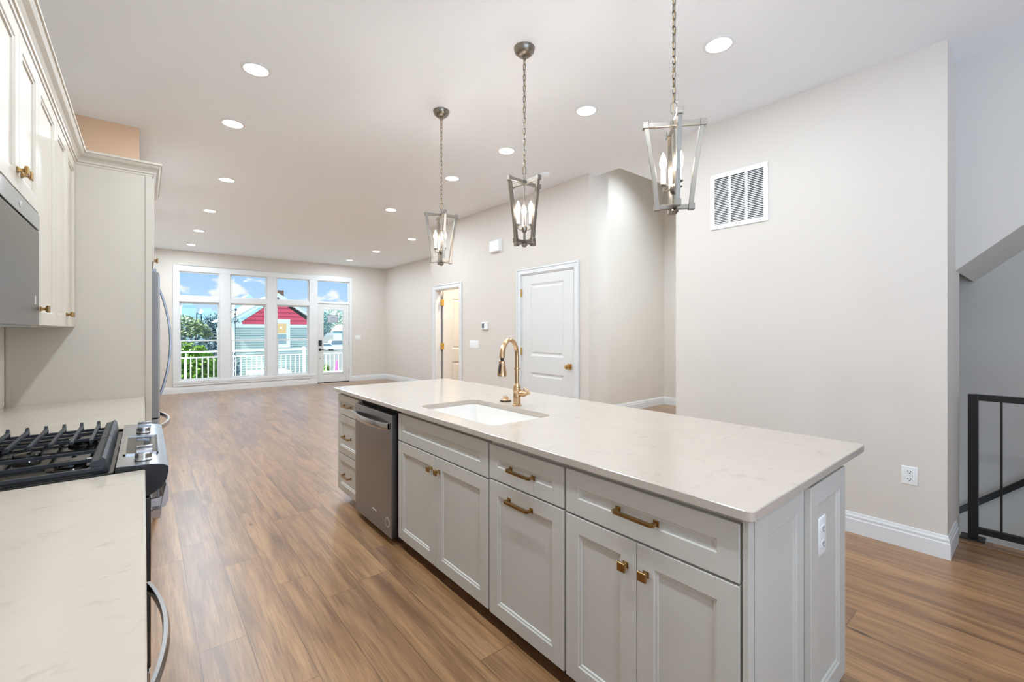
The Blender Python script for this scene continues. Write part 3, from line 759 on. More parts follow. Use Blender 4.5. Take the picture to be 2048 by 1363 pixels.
# dishwasher
s = thing('dishwasher', 'stainless dishwasher with bowed bar handle in the island', 'dishwasher', (1.5, 3.03, 0.03))
part('body', BX(FX+.03, 1.81, 2.70, 3.345, .02, .868), DARK, s)
DX = 1.228
part('door_panel', BX(DX, DX+.045, 2.712, 3.343, .045, .842), STEELD, s, bevel=.004)
m = MB(); n = 16; rings = []
for i in range(n+1):
    y = 2.735+(3.325-2.735)*i/n; b = 1-((i/n-.5)*2)**2; xo = DX-.012-.038*b**.8
    rings.append([(xo, y, .745), (xo-.004, y, .752), (xo-.004, y, .782), (xo, y, .789), (xo+.010, y, .787), (xo+.010, y, .747)])
m.loft(rings)
for y in (2.735, 3.315): m.box(DX-.014, DX, y, y+.012, .75, .785)
part('handle', m, POLISH, s, smooth=True)
part('brand_mark', BX(DX-.0008, DX, 3.235, 3.275, .812, .817), SLOT, s)
m = MB()
m.tube([(DX-.001, 3.025, .148), (DX-.001, 3.0, .162), (DX-.001, 2.985, .15), (DX-.001, 2.965, .157), (DX-.001, 2.95, .148)], .003, 6)
part('emblem', m, STICKER, s)
part('round_sticker', MB().lathe([(.033, 0), (.033, .001)], (DX, 2.768, .135), (-1, 0, 0)), STICKER, s)
m = MB(); m.lathe([(.025, .001), (.025, .0016)], (DX, 2.768, .135), (-1, 0, 0)); part('sticker_print', m, STEELD, s)
# sink base
s = thing('sink_cabinet', 'grey two-door island cabinet under the sink with a plain false drawer front', 'cabinet', (1.48, 2.18, 0.1))
m = MB(); m.box(FX+.021, 1.30, 1.70, 2.666, .075, .883); m.box(1.30, 1.81, 1.70, 2.666, .075, .60); m.box(1.30, 1.81, 1.70, 1.72, .6, .883); m.box(1.30, 1.81, 2.646, 2.666, .6, .883)
part('body', m, GREY, s)
front(s, 'false_drawer_front', 1.701, 2.664, .692, .861)
d1 = front(s, 'door', 2.1935, 2.664, .07, .684); knob(d1, 2.235, .61, FX)
d2 = front(s, 'door', 1.701, 2.1905, .07, .684); knob(d2, 2.152, .61, FX)
# pull-out unit
s = thing('pullout_cabinet', 'grey island cabinet with one drawer above one pull-out front, two bar pulls', 'cabinet', (1.48, 1.446, 0.1))
part('body', BX(FX+.021, 1.81, 1.200, 1.694, .075, .883), GREY, s)
dr = front(s, 'drawer_front', 1.206, 1.688, .699, .857); bar_pull(dr, 1.452, .775, FX, .165)
dr = front(s, 'pullout_front', 1.206, 1.688, .067, .691); bar_pull(dr, 1.465, .634, FX, .165)
# near double door unit
s = thing('double_door_cabinet', 'grey island cabinet nearest the camera with a wide drawer above two knobbed doors', 'cabinet', (1.48, .868, 0.1))
m = MB(); m.box(FX+.021, 1.72, .548, 1.195, .075, .883); m.box(FX+.004, FX+.021, .522, .537, .075, .883); m.box(FX+.021, FX+.06, .53, .548, .075, .883)
part('body', m, GREY, s)
dr = front(s, 'drawer_front', .544, 1.194, .696, .860); bar_pull(dr, .873, .777, FX, .165)
d1 = front(s, 'door', .8755, 1.194, .066, .688); knob(d1, .916, .60, FX)
d2 = front(s, 'door', .544, .8725, .066, .688); knob(d2, .836, .60, FX)
# end panels and back row
m = MB(); m.ring_panel(1.318, 1.716, .075, .868, SHAKER(.075), fY(.527), -.02)
s = part('end_panel', m, GREY); tag(s, 'grey framed end panel at the island corner, left of the panel with the outlet', 'cabinet panel')
s = thing('back_cabinet', 'grey back part of the island facing the right wall, its framed end carries the outlet', 'cabinet', (1.9, 2.17, .1))
part('body', BX(1.815, 2.08, .53, 3.812, .075, .883), GREY, s)
m = MB(); m.ring_panel(1.700, 2.082, .075, .868, SHAKER(.07), fY(.506), -.02)
part('framed_end', m, GREY, s)
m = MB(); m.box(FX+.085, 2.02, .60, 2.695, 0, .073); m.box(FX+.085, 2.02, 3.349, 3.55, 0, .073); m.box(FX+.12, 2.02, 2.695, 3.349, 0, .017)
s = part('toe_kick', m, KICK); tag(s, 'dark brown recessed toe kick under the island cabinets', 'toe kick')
outlet('island_outlet', 'white double outlet on the end of the island', 1.788, 1.870, .607, .738, fY(.506+.0095), -1)

# island worktop with sink cut-out
def slab(x0, x1, y0, y1, z0, z1, hole, r, rh, mat, name):
    def rr(a0, a1, b0, b1, rad, n=6):
        P = []
        for cx, cy, st in ((a1-rad, b1-rad, 0), (a0+rad, b1-rad, 90), (a0+rad, b0+rad, 180), (a1-rad, b0+rad, 270)):
            for i in range(n+1): P.append((cx+rad*math.cos(R(st+90*i/n)), cy+rad*math.sin(R(st+90*i/n))))
        return P
    m = MB(); bm = m.bm; O = rr(x0, x1, y0, y1, r); e = .0025
    Oin = rr(x0+e, x1-e, y0+e, y1-e, r)
    L = [[bm.verts.new((x, y, z)) for x, y in P] for P, z in ((Oin, z0), (O, z0+e), (O, z1-e), (Oin, z1))]
    n = len(O)
    for a, b in zip(L, L[1:]):
        for i in range(n): bm.faces.new((a[i], a[(i+1) % n], b[(i+1) % n], b[i]))
    if hole:
        I = rr(*hole, rh); IL = [[bm.verts.new((x, y, z)) for x, y in I] for z in (z0, z1)]
        for i in range(n): bm.faces.new((IL[1][i], IL[1][(i+1) % n], IL[0][(i+1) % n], IL[0][i]))
        for i in range(n):
            bm.faces.new((L[3][i], L[3][(i+1) % n], IL[1][(i+1) % n], IL[1][i])); bm.faces.new((L[0][(i+1) % n], L[0][i], IL[0][i], IL[0][(i+1) % n]))
    else:
        bm.faces.new(L[3]); bm.faces.new(L[0][::-1])
    return part(name, m, mat, smooth=True, angle=30)
SINK = (1.335, 1.768, 1.772, 2.545)
o = slab(1.224, 2.325, .496, 3.847, .885, .914, SINK, .022, .06, QUARTZ, 'island_countertop')
tag(o, 'long speckled white quartz worktop on the grey island', 'worktop')
# sink bowl
s = thing('undermount_sink', 'white rectangular undermount sink in the island worktop', 'sink', (1.55, 2.16, .69))
def rr2(a0, a1, b0, b1, rad, z, n=6):
    P = []
    for cx, cy, st_ in ((a1-rad, b1-rad, 0), (a0+rad, b1-rad, 90), (a0+rad, b0+rad, 180), (a1-rad, b0+rad, 270)):
        for i in range(n+1): P.append((cx+rad*math.cos(R(st_+90*i/n)), cy+rad*math.sin(R(st_+90*i/n)), z))
    return P
a, b, c_, d_ = SINK
m = MB(); m.loft([rr2(a-.03, b+.03, c_-.03, d_+.03, .07, .884), rr2(a+.002, b-.002, c_+.002, d_-.002, .06, .884), rr2(a+.004, b-.004, c_+.004, d_-.004, .06, .87), rr2(a+.012, b-.012, c_+.012, d_-.012, .06, .74), rr2(a+.03, b-.03, c_+.03, d_-.03, .06, .715), rr2(a+.07, b-.07, c_+.07, d_-.07, .06, .708), rr2(1.53, 1.57, 2.14, 2.18, .019, .706)], caps=False)
part('bowl', m, PORC, s, smooth=True, angle=60)
part('drain', MB().lathe([(.043, .708), (.04, .7115), (.03, .709), (.0, .7085)], (1.55, 2.16, 0)), STEEL, s, smooth=True)

# faucet
FB = Vector((1.829, 2.166, .914))
s = thing('kitchen_faucet', 'champagne bronze pull-down faucet with high arched spout on the island', 'faucet', FB)
part('body', MB().lathe([(.030, 0), (.031, .004), (.024, .008), (.0235, .05), (.026, .053), (.026, .058), (.0245, .061), (.0245, .092), (.027, .096), (.027, .104), (.0245, .108), (.0245, .118), (.021, .128), (.016, .136), (.0145, .14)], FB), GOLD, s, smooth=True)
sd = Vector((-.92, -.39, 0)).normalized()
P = [FB+Vector((0, 0, z)) for z in (.135, .18, .225, .27, .31)]
rad = .098
for i in range(1, 15):
    an = PI*i/14*1.03; P.append(FB+Vector((0, 0, .322))+sd*(rad*(1-math.cos(an)))+Vector((0, 0, rad*.98*math.sin(an))))
rs = [.0145, .0145, .0145, .0135, .0135]+[.0135]*6+[.0138+.0006*i for i in range(8)]
part('spout', MB().tube(P, rs, 14), GOLD, s, smooth=True)
part('collar', MB().lathe([(.0145, .226), (.019, .229), (.019, .237), (.0145, .24)], FB), GOLD, s, smooth=True)
E_ = P[-1]; dn = (P[-1]-P[-2]).normalized()
part('hose_neck', MB().tube([E_, E_+dn*.02], .011, 12), RUBBER, s, smooth=True)
sh = part('spray_head', MB().lathe([(.014, .016), (.0195, .02), (.0195, .03), (.0215, .05), (.0255, .075), (.0275, .09), (.0275, .11), (.024, .112), (.0, .110)], E_, dn), GOLD, s, smooth=True)
sb = E_+dn*.062+sd*.026
part('spray_button', MB().tube([sb-dn*.03, sb-dn*.015+sd*.004, sb+dn*.02+sd*.006, sb+dn*.032+sd*.002], [.003, .006, .006, .003], 8), RUBBER, sh, smooth=True)
hd_ = Vector((.5, -.85, 0)).normalized()
m = MB(); A = FB+Vector((0, 0, .077))
m.lathe([(.019, .015), (.019, .035), (.021, .037), (.021, .05), (.015, .062), (.008, .07), (.004, .074)], A, hd_)
part('handle_hub', m, GOLD, s, smooth=True)
m = MB(); m.tube([A+hd_*.045+Vector((0, 0, .015)), A+hd_*.05+Vector((0, 0, .034)), A+hd_*.062+Vector((0, 0, .03)), A+hd_*.078+Vector((0, 0, .012)), A+hd_*.085+Vector((0, 0, -.004))], [.004, .005, .006, .006, .007], 8)
part('lever', m, GOLD, s, smooth=True)
s = thing('sink_stopper', 'small bronze sink stopper with dark rim left of the faucet', 'sink stopper', (1.872, 2.335, .914))
C_ = (1.872, 2.335, .914)
part('rim', MB().lathe([(.036, 0), (.038, .003), (.037, .008), (.0, .008)], C_), RUBBER, s, smooth=True)
part('knob', MB().lathe([(.034, .008), (.033, .012), (.02, .014), (.017, .018), (.0185, .030), (.0165, .033), (.0, .034)], C_), GOLD, s, smooth=True)

# ------------------------------------------------------------------ left run: base cabinets, worktops, range
def base_cab(y0, y1, label):
    s = thing('base_cabinet', label, 'cabinet', (-.34, (y0+y1)/2, .1))
    part('body', BX(XK+.003, -.045, y0, y1, .1, .883), CREAM, s)
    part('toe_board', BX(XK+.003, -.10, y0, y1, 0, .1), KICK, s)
    n = max(1, round((y1-y0)/.5)); w_ = (y1-y0)/n
    for i in range(n):
        a = y0+w_*i+.002; b = y0+w_*(i+1)-.002
        part('drawer_front', MB().ring_panel(a, b, .705, .87, SHAKER(.055), fXp(-.025), -.02), CREAM, s)
        d_ = part('door', MB().ring_panel(a, b, .115, .697, SHAKER(.06), fXp(-.025), -.02), CREAM, s)
        knob(d_, b-.035, .63, -.025, 1)
base_cab(2.865, 4.15, 'cream base cabinet between the range and the tall end panel')
base_cab(1.55, 1.978, 'cream base cabinet beside the near end of the range, below the left worktop')
base_cab(-1.2, .88, 'cream base cabinet beside and behind the camera, below the left worktop')
o = slab(XK+.002, .003, 2.858, 4.156, .885, .914, None, .004, 0, QUARTZ2, 'side_countertop'); tag(o, 'short cream quartz worktop beyond the range', 'worktop')
o = slab(XK+.002, .003, -1.2, 1.980, .885, .914, None, .004, 0, QUARTZ2, 'side_countertop'); tag(o, 'cream quartz worktop in the left foreground, before the range', 'worktop')
s = thing('under_counter_appliance', 'black-fronted appliance with bowed steel handle below the left foreground worktop', 'appliance', (-.33, 1.215, .08))
part('body', BX(XK+.003, -.012, .89, 1.54, .08, .88), DARK, s)
part('glass_door', BX(-.012, .004, .90, 1.53, .1, .872), GLASSB, s, bevel=.003)
m = MB(); n = 16; rings = []
for i in range(n+1):
    y = .965+.41*i/n; b = 1-((i/n-.5)*2)**2; xo = .008+.027*b
    rings.append([(xo+.003, y, .768), (xo+.007, y, .778), (xo+.003, y, .790), (xo-.004, y, .790), (xo-.006, y, .778), (xo-.004, y, .768)])
m.loft(rings)
part('handle', m, POLISH, s, smooth=True)

# gas range
RY0, RY1 = 1.986, 2.852
s = thing('gas_range', 'black and stainless gas range with cast iron grates between the left worktops', 'range', (-.33, 2.42, .02))
part('body', BX(XK+.01, -.03, RY0+.003, RY1-.003, .03, .895), DARK, s)
m = MB(); m.box(XK+.01, -.078, RY0, RY1, .895, .912); m.box(XK+.01, -.078, RY0, RY0+.02, .912, .918); m.box(XK+.01, -.078, RY1-.02, RY1, .912, .918); m.box(XK+.01, XK+.04, RY0, RY1, .912, .94)
part('cooktop', m, ENAMEL, s, bevel=.004)
m = MB()
cx_ = [(-.075, .905), (-.073, .934), (.02, .929), (.055, .922), (.068, .914)]
prof = cx_+[(.068, .895), (.064, .872), (.054, .850), (.038, .836), (.018, .824), (-.01, .82), (-.04, .82)]
m.loft([[(x, RY0+.004, z) for x, z in prof], [(x, RY1-.004, z) for x, z in prof]])
part('control_console', m, POLISH, s, smooth=True, angle=25)
for y in (RY0, RY1-.004):
    m = MB(); m.prism([(x*.985-.001, z-.002) for x, z in prof], 1, y, y+.004)
    part('console_end_cap', m, BLACKM, s)
# touch display
m = MB(); m.loft([[(x, y, z+h_) for x, z, h_ in ((-.052, .9335, .0012), (.036, .9275, .0012), (.036, .9275, -.002), (-.052, .9335, -.002))] for y in (2.165, 2.51)])
part('display', m, GLASSB, s)
m = MB()
for ya_, yb_ in ((2.155, 2.165), (2.51, 2.52)):
    m.loft([[(x, y, z+h_) for x, z, h_ in ((-.06, .9342, .004), (.042, .9272, .004), (.042, .9272, -.002), (-.06, .9342, -.002))] for y in (ya_, yb_)])
for xa_, xb_, zz in ((-.06, -.052, .9342), (.036, .042, .9275)): m.box(xa_, xb_, 2.155, 2.52, zz-.003, zz+.004)
part('display_frame', m, paint('polished_chrome', (225, 222, 216), .06, metal=1.0, var=.0), s)
for y in (2.062, 2.132, 2.602, 2.685):
    m = MB(); X_, Z_ = -.002, .931
    m.lathe([(.026, 0), (.026, .004), (.022, .007), (.021, .024), (.018, .026), (0, .026)], (X_, y, Z_), (.06, 0, 1), 24)
    m.box(X_-.02, X_+.026, y-.007, y+.007, Z_+.02, Z_+.036)
    part('burner_knob', m, POLISH, s, smooth=True, bevel=.002)
# grates: two halves
for ya_, yb_, hook0, hook1 in ((2.02, 2.428, 1, 0), (2.432, 2.838, 0, 1)):
    m = MB()
    xs = [-.163-.0567*i for i in range(8)]
    zt = .949
    for x in xs:
        pts = []
        if hook0: pts += [(x, ya_+.004, .914), (x, ya_+.004, .932), (x, ya_+.02, zt)]
        else: pts += [(x, ya_, zt)]
        if hook1: pts += [(x, yb_-.03, zt), (x, yb_-.014, zt+.012), (x, yb_-.004, zt+.004), (x, yb_, .93)]
        else: pts += [(x, yb_, zt)]
        m.tube(pts, [(.0055, .0065)]*len(pts), square=True, up=(0, 0, 1))
    yr = ya_+.006 if hook0 else yb_-.006
    m.box(xs[-1]-.02, -.105, yr-.006, yr+.006, .922, .934)
    for yc in (ya_+.13, yb_-.13): m.box(xs[-1], -.12, yc-.003, yc+.003, .928, .940)
    m.loft([[(x, y, z) for x, z in ((-.092, .913), (-.100, .958), (-.108, .966), (-.118, .958), (-.134, .955), (-.14, .945), (-.13, .913))] for y in (ya_+.006, yb_)])
    m.loft([[(x, y, z) for x, z in ((-.60, .913), (-.592, .958), (-.575, .958), (-.568, .913))] for y in (ya_+.006, yb_)])
    part('grate', m, IRON, s, bevel=.001)
for x, y, r_ in ((-.2, 2.2, .045), (-.2, 2.63, .05), (-.47, 2.2, .038), (-.47, 2.63, .045), (-.335, 2.42, .04)):
    m = MB(); m.lathe([(r_*1.5, .912), (r_*1.45, .916), (r_*.95, .917), (r_*.9, .926), (r_*.95, .928), (r_*.9, .933), (0, .935)], (x, y, 0))
    part('burner', m, ENAMEL, s, smooth=True)
m = MB(); m.box(-.205, -.15, 2.26, 2.30, .9125, .9135); part('sticker', m, STICKER, s)
part('oven_door', BX(-.03, .018, RY0+.004, RY1-.004, .22, .812), GLASSB, s, bevel=.004)
m = MB()
for y in (RY0+.02, RY1-.032): m.box(.018, .05, y, y+.012, .772, .80)
m.loft([[(x, y, z) for x, z in ((.045, .768), (.058, .772), (.066, .79), (.066, .838), (.060, .846), (.05, .80))] for y in (RY0+.004, RY1-.004)])
part('oven_handle', m, POLISH, s, smooth=True, angle=30)
part('drawer_panel', BX(-.03, .016, RY0+.004, RY1-.004, .05, .21), STEEL, s, bevel=.003)
m = MB(); m.tube([(.016, RY0+.03, .745), (.04, RY0+.03, .742), (.04, RY1-.03, .742), (.016, RY1-.03, .745)], [(.006, .012)]*4, square=True, up=(0, 0, 1)); part('lower_bar', m, STEEL, s)

# ------------------------------------------------------------------ upper cabinets, microwave, tall panel, refrigerator
XU = -.355
def upper(label, y0, y1, z0, doors, knobs):
    s = thing('upper_cabinet', label, 'cabinet', (-.52, (y0+y1)/2, z0))
    part('body', BX(XK+.003, XU-.021, y0+.001, y1-.001, z0, 2.50), CREAM, s)
    for (a, b), kk in zip(doors, knobs):
        d_ = part('door', MB().ring_panel(a+.0015, b-.0015, z0+.003, 2.502, SHAKER(.06, .011), fXp(XU), -.02), CREAM, s)
        if kk == 'l': knob(d_, a+.035, z0+.075, XU, 1)
        elif kk == 'r': knob(d_, b-.035, z0+.075, XU, 1)
    return s
upper('cream two-door upper cabinet above the microwave', 2.03, 2.81, 1.897, [(2.03, 2.42), (2.42, 2.81)], 'rl')
upper('cream single-door upper cabinet right beside the microwave', 2.812, 3.318, 1.41, [(2.812, 3.318)], 'l')
upper('cream two-door upper cabinet against the tall end panel', 3.32, 4.155, 1.41, [(3.32, 3.735), (3.735, 4.155)], 'rl')
s = thing('microwave', 'stainless over-the-range microwave at the left edge', 'microwave', (-.5, 2.42, 1.405))
part('body', BX(XK+.003, -.375, 2.035, 2.803, 1.405, 1.892), STEELD, s)
part('door', BX(-.375, -.352, 2.035, 2.803, 1.41, 1.815), MWDOOR, s, bevel=.003)
part('top_strip', BX(-.375, -.350, 2.035, 2.803, 1.822, 1.888), MWTOP, s, bevel=.002)
m = MB(); y0 = 2.405; X_ = -.3492
m.tube([(X_, y0-.02, 1.868), (X_, y0-.012, 1.845), (X_, y0, 1.862), (X_, y0+.012, 1.845), (X_, y0+.02, 1.868)], .0022, 6); m.tube([(X_, y0-.026, 1.856), (X_, y0, 1.84), (X_, y0+.026, 1.856)], .0015, 6)
part('emblem', m, STICKER, s)
part('sticker', BX(-.352, -.3512, 2.70, 2.725, 1.50, 1.535), STICKER, s)
# tall end panel beside the fridge and over-fridge cabinet
m = MB(); m.box(XK+.003, .044, 4.158, 4.178, 0, 2.504); m.box(.006, .044, 4.152, 4.158, 0, 2.504)
o = part('tall_end_panel', m, CREAM, bevel=.0015); tag(o, 'tall cream end panel between the worktop and the refrigerator', 'cabinet panel')
s = thing('over_fridge_cabinet', 'cream cabinet above the refrigerator', 'cabinet', (-.3, 4.63, 1.88))
part('body', BX(XK+.003, .03, 4.182, 5.075, 1.88, 2.50), CREAM, s)
for a, b, kk in ((4.186, 4.628, 4.59), (4.632, 5.07, 4.67)):
    d_ = part('door', MB().ring_panel(a, b, 1.895, 2.502, SHAKER(.06), fXp(.056), -.02), CREAM, s); knob(d_, kk, 1.955, .056, 1)
# crown along the uppers, round the panel and the fridge cabinet
prof = [(0.0, 2.505), (.004, 2.505), (.006, 2.518), (.012, 2.521), (.014, 2.532), (.024, 2.546), (.040, 2.560), (.048, 2.573), (.050, 2.578), (.056, 2.580), (.056, 2.594), (0.0, 2.594)]
m = MB(); m.loft([[(XU+p, 1.9, z) for p, z in prof], [(XU+p, 4.157-p, z) for p, z in prof], [(.046+p, 4.157-p, z) for p, z in prof], [(.046+p, 5.085, z) for p, z in prof]])
o = part('crown_molding', m, CREAM); tag(o, 'cream crown molding along the tops of the wall cabinets and tall panel', 'molding')
# refrigerator
s = thing('refrigerator', 'stainless french-door refrigerator behind the tall cream panel', 'refrigerator', (-.3, 4.63, .02))
part('body', BX(XK+.02, .012, 4.205, 5.06, .02, 1.80), FRIDGESIDE, s, bevel=.004)
def fdoor(y0, y1, z0, z1, name):
    m = MB(); n = 8; front_ = []
    for i in range(n+1):
        yy = y0+(y1-y0)*i/n; u_ = (yy-4.632)/.43; front_.append((.098-.018*u_*u_, yy))
    pts = [(.02, y0)]+front_+[(.02, y1)]
    m.loft([[(x, y, z0) for x, y in pts], [(x, y, z1) for x, y in pts]])
    o_ = part(name, m, FRIDGE, s, smooth=True, bevel=.003)
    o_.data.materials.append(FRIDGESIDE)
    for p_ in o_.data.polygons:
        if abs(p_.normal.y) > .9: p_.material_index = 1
    return o_
dl = fdoor(4.205, 4.63, .745, 1.82, 'door'); dr = fdoor(4.635, 5.06, .745, 1.82, 'door'); fz = fdoor(4.205, 5.06, .05, .735, 'freezer_drawer')
for par, y in ((dl, 4.585), (dr, 4.68)):
    P = [(.095+.072*math.sin(PI*i/18)**.8, y, 1.72-.86*i/18) for i in range(19)]
    part('handle', MB().tube(P, [(.009, .007)]*19, square=True, up=(1, 0, 0)), POLISHD, par, smooth=True, bevel=.002)
P = [(.090+.066*math.sin(PI*i/16)**.7, 4.27+.72*i/16, .665) for i in range(17)]
part('handle', MB().tube(P, [(.008, .016)]*17, square=True, up=(0, 0, 1)), POLISH, fz, smooth=True, bevel=.002)
part('hinge_cover', BX(-.04, .07, 4.215, 4.27, 1.82, 1.845), STEELD, s, bevel=.004)

# ------------------------------------------------------------------ stair railing and handrail
s = thing('stair_railing', 'black metal guard railing at the stair opening on the right', 'railing', (4.255, -.6, 0.008))
part('post', BX(4.232, 4.278, .308, .356, .008, .966), BLACKM, s, bevel=.002)
part('base_plate', BX(4.2, 4.31, .276, .392, .008, .016), BLACKM, s, bevel=.002)
part('post', BX(4.232, 4.278, -1.55, -1.502, .008, .966), BLACKM, s, bevel=.002)
part('top_rail', BX(4.235, 4.275, -1.55, .33, .928, .968), BLACKM, s, bevel=.002)
part('bottom_rail', BX(4.238, 4.272, -1.55, .33, .05, .09), BLACKM, s, bevel=.002)
y = .206
while y > -1.5:
    part('baluster', BX(4.249, 4.261, y-.006, y+.006, .09, .928), BLACKM, s); y -= .11
s = thing('handrail', 'black sloping handrail on the far stairwell wall', 'handrail', (5.2, 0, 0))
sl = (0.238+.092)/(.134-.492); zz = lambda y: -.092+sl*(y-.492)
m = MB(); m.tube([(5.15, 1.4, zz(1.4)), (5.15, -1.6, zz(-1.6))], [(.018, .02)]*2, square=True, up=(0, 0, 1)); part('rail', m, BLACKM, s, bevel=.002)
for y in (1.1, .0, -1.2):
    part('bracket', MB().tube([(5.15, y, zz(y)-.02), (5.16, y, zz(y)-.06), (5.23, y, zz(y)-.06)], .006, 8), BLACKM, s, smooth=True)

# ------------------------------------------------------------------ outside: balcony, neighbours, trees, cars
o = struct('balcony_deck', BX(-1.2, 6.2, YB+.16, 13.98, -.05, .06), paint('deck_boards', (208, 206, 202), .7), 'grey balcony deck outside the windows', 'balcony')
s = thing('balcony_railing', 'white balcony railing with slim balusters outside the windows', 'railing', (2.4, 13.9, .06))
part('top_rail', BX(-1.2, 6.2, 13.875, 13.925, .82, .865), RAILW, s, bevel=.004)
part('mid_rail', BX(-1.2, 6.2, 13.885, 13.915, .68, .715), RAILW, s, bevel=.004)
part('bottom_rail', BX(-1.2, 6.2, 13.885, 13.915, .13, .165), RAILW, s, bevel=.004)
for x, zt in ((-1.17, .9), (.814, .82), (1.84, .82), (3.60, .92), (6.17, .9)):
    w_ = .035 if zt > .85 else .014
    part('post', BX(x-w_, x+w_, 13.9-w_, 13.9+w_, .06, zt), RAILW, s)
x = -1.05
k_ = 0
while x < 6.1:
    part('baluster', BX(x-.012, x+.012, 13.89, 13.91, .165, .68), RAILW, s); x += .1225
# ground
GZ = -3.2
struct('ground', BX(-160, 260, 14.5, 420, GZ-.2, GZ), GROUND, 'pale ground and street beyond the balcony', 'ground')
# gabled neighbour house
HY = 36.0
q = lambda x, z: (x*1.5, 1.39+(z-1.39)*1.5)
s = thing('gabled_house', 'neighbouring house with grey-green siding and a red shingled gable', 'house', (7.6, HY, GZ))
xl, xr_ = 3.16*1.5, 6.86*1.5; zb_ = q(0, 1.60)[1]
part('siding_wall', BX(xl, xr_, HY, HY+9, GZ, zb_), SIDING, s, base=(0, HY, 0))
pk = q(4.98, 3.0); m = MB()
m.prism([(xl+.15, zb_), (xr_-.15, zb_), (pk[0], pk[1]-.15)], 1, HY-.02, HY+.3)
part('gable_shingles', m, SCALLOP, s, base=(0, HY, 0))
m = MB(); m.box(xl-.1, xr_+.1, HY-.06, HY+.02, zb_-.10, zb_+.12); m.box(xl-.02, xl+.14, HY-.05, HY+.02, GZ, zb_); m.box(xr_-.14, xr_+.02, HY-.05, HY+.02, GZ, zb_)
m.box(xl-.25, xl+.5, HY-.35, HY+.05, zb_-.02, zb_+.24); m.box(xr_-.5, xr_+.25, HY-.35, HY+.05, zb_-.02, zb_+.24)
for sx, xe in ((-1, xl-.25), (1, xr_+.25)):
    m.prism([(xe, zb_+.12), (xe, zb_+.34), (pk[0], pk[1]+.22), (pk[0], pk[1]+.0)] if sx < 0 else [(pk[0], pk[1]+.0), (pk[0], pk[1]+.22), (xe, zb_+.34), (xe, zb_+.12)], 1, HY-.38, HY-.04)
part('rake_trim', m, WHITEEXT, s)
m = MB()
for xe in (xl-.35, xr_+.35):
    m.prism([(xe, zb_+.33), (xe, zb_+.40), (pk[0], pk[1]+.28), (pk[0], pk[1]+.21)], 1, HY-.45, HY+9.2)
part('roof', m, ROOF, s)
ca, cb = q(5.02, 2.9), q(5.29, 3.34)
part('chimney', BX(7.96, 8.37, 38.0, 38.5, 2.6, 4.49), BRICK, s)
wa, wb = q(4.88, .56), q(5.56, 1.95)
m = MB(); m.box(wa[0], wb[0], HY-.09, HY-.02, wa[1], wb[1]); fr = part('window_frame', m, WHITEEXT, s)
g0, g1 = q(4.98, .72), q(5.385, 1.73)
part('pane', BX(g0[0], g1[0], HY-.10, HY-.089, (g0[1]+g1[1])/2+.04, g1[1]), WARMGLASS, fr)
part('pane', BX(g0[0], g1[0], HY-.10, HY-.089, g0[1], (g0[1]+g1[1])/2-.04), paint('blind_grey', (150, 168, 168), .5), fr)
part('lamp', MB().lathe([(.0, -.09), (.09, 0), (.0, .09)], ((g0[0]+g1[0])/2-.05, HY-.11, q(0, 1.52)[1]), (0, 0, 1), 10), SPOT_E, fr)
part('porch', BX(q(3.65, 0)[0], q(5.3, 0)[0], HY-2.2, HY-.1, -1.62, -1.42), WHITEEXT, s)
# weather mast on the left
s = thing('weather_mast', 'dark weather mast on a tripod left of the red gable', 'antenna', (4.63, 34.5, GZ))
m = MB(); B_ = Vector((4.66, 34.5, 2.0))
for dx in (-.22, .0, .30): m.tube([B_+Vector((dx, .15, -.2)), B_+Vector((0, 0, .35))], .014, 6)
m.tube([Vector((4.66, 34.5, GZ)), B_+Vector((0, 0, .75))], .018, 6); part('mast', m, LOCK, s)
m = MB(); m.tube([B_+Vector((-.4, 0, .72)), B_+Vector((.1, 0, .75))], .03, 6); m.lathe([(.0, -.09), (.08, -.05), (.08, .05), (.0, .09)], B_+Vector((.03, 0, .76)), seg=10); m.lathe([(.03, -.16), (.06, -.06), (.03, .0)], B_+Vector((0, 0, .55)), seg=8); part('instrument', m, LOCK, s)

def bmtree(name, label, x, y, h, wd, n, leaf, size, trunk=.16, zbase=GZ, low=.3, seed=1, twigs=24, group=None, cat='tree'):
    random.seed(seed)
    s = thing(name, label, cat, (x, y, zbase), group)
    m = MB(); m.tube([(x, y, zbase), (x+.05*wd, y, zbase+h*.35), (x, y, zbase+h*.6)], [trunk, trunk*.7, trunk*.35], 7)
    for i in range(twigs):
        a = random.uniform(0, 2*PI); z0 = zbase+h*random.uniform(.2, .55); L = random.uniform(.35, .95)
        e = Vector((x+math.cos(a)*wd*.5*L, y+math.sin(a)*wd*.3*L, min(zbase+h, z0+h*random.uniform(.15, .45))))
        mid = Vector((x, y, z0)).lerp(e, .5)+Vector((0, 0, h*.04)); m.tube([(x, y, z0), mid, e], [trunk*.35, trunk*.22, trunk*.06], 5)
    part('trunk', m, BARK, s, smooth=True)
    m = MB()
    for i in range(n):
        while True:
            p = Vector((random.uniform(-1, 1), random.uniform(-1, 1), random.uniform(-1, 1)))
            if p.length < 1: break
        p *= (.55+.45*p.length) / max(p.length, .3) * p.length ** .4 if p.length > .3 else 1
        c0 = Vector((x+p.x*wd*.5, y+p.y*wd*.32, zbase+h*(low+(1-low)*(p.z*.5+.5))))
        u = Vector((random.gauss(0, 1), random.gauss(0, 1), random.gauss(0, 1))).normalized(); v = u.orthogonal().normalized(); sz = size*random.uniform(.5, 1.3)
        m.quad(c0-u*sz, c0+v*sz*.5, c0+u*sz, c0-v*sz*.5)
    f_ = part('foliage', m, leaf, s)
    return s
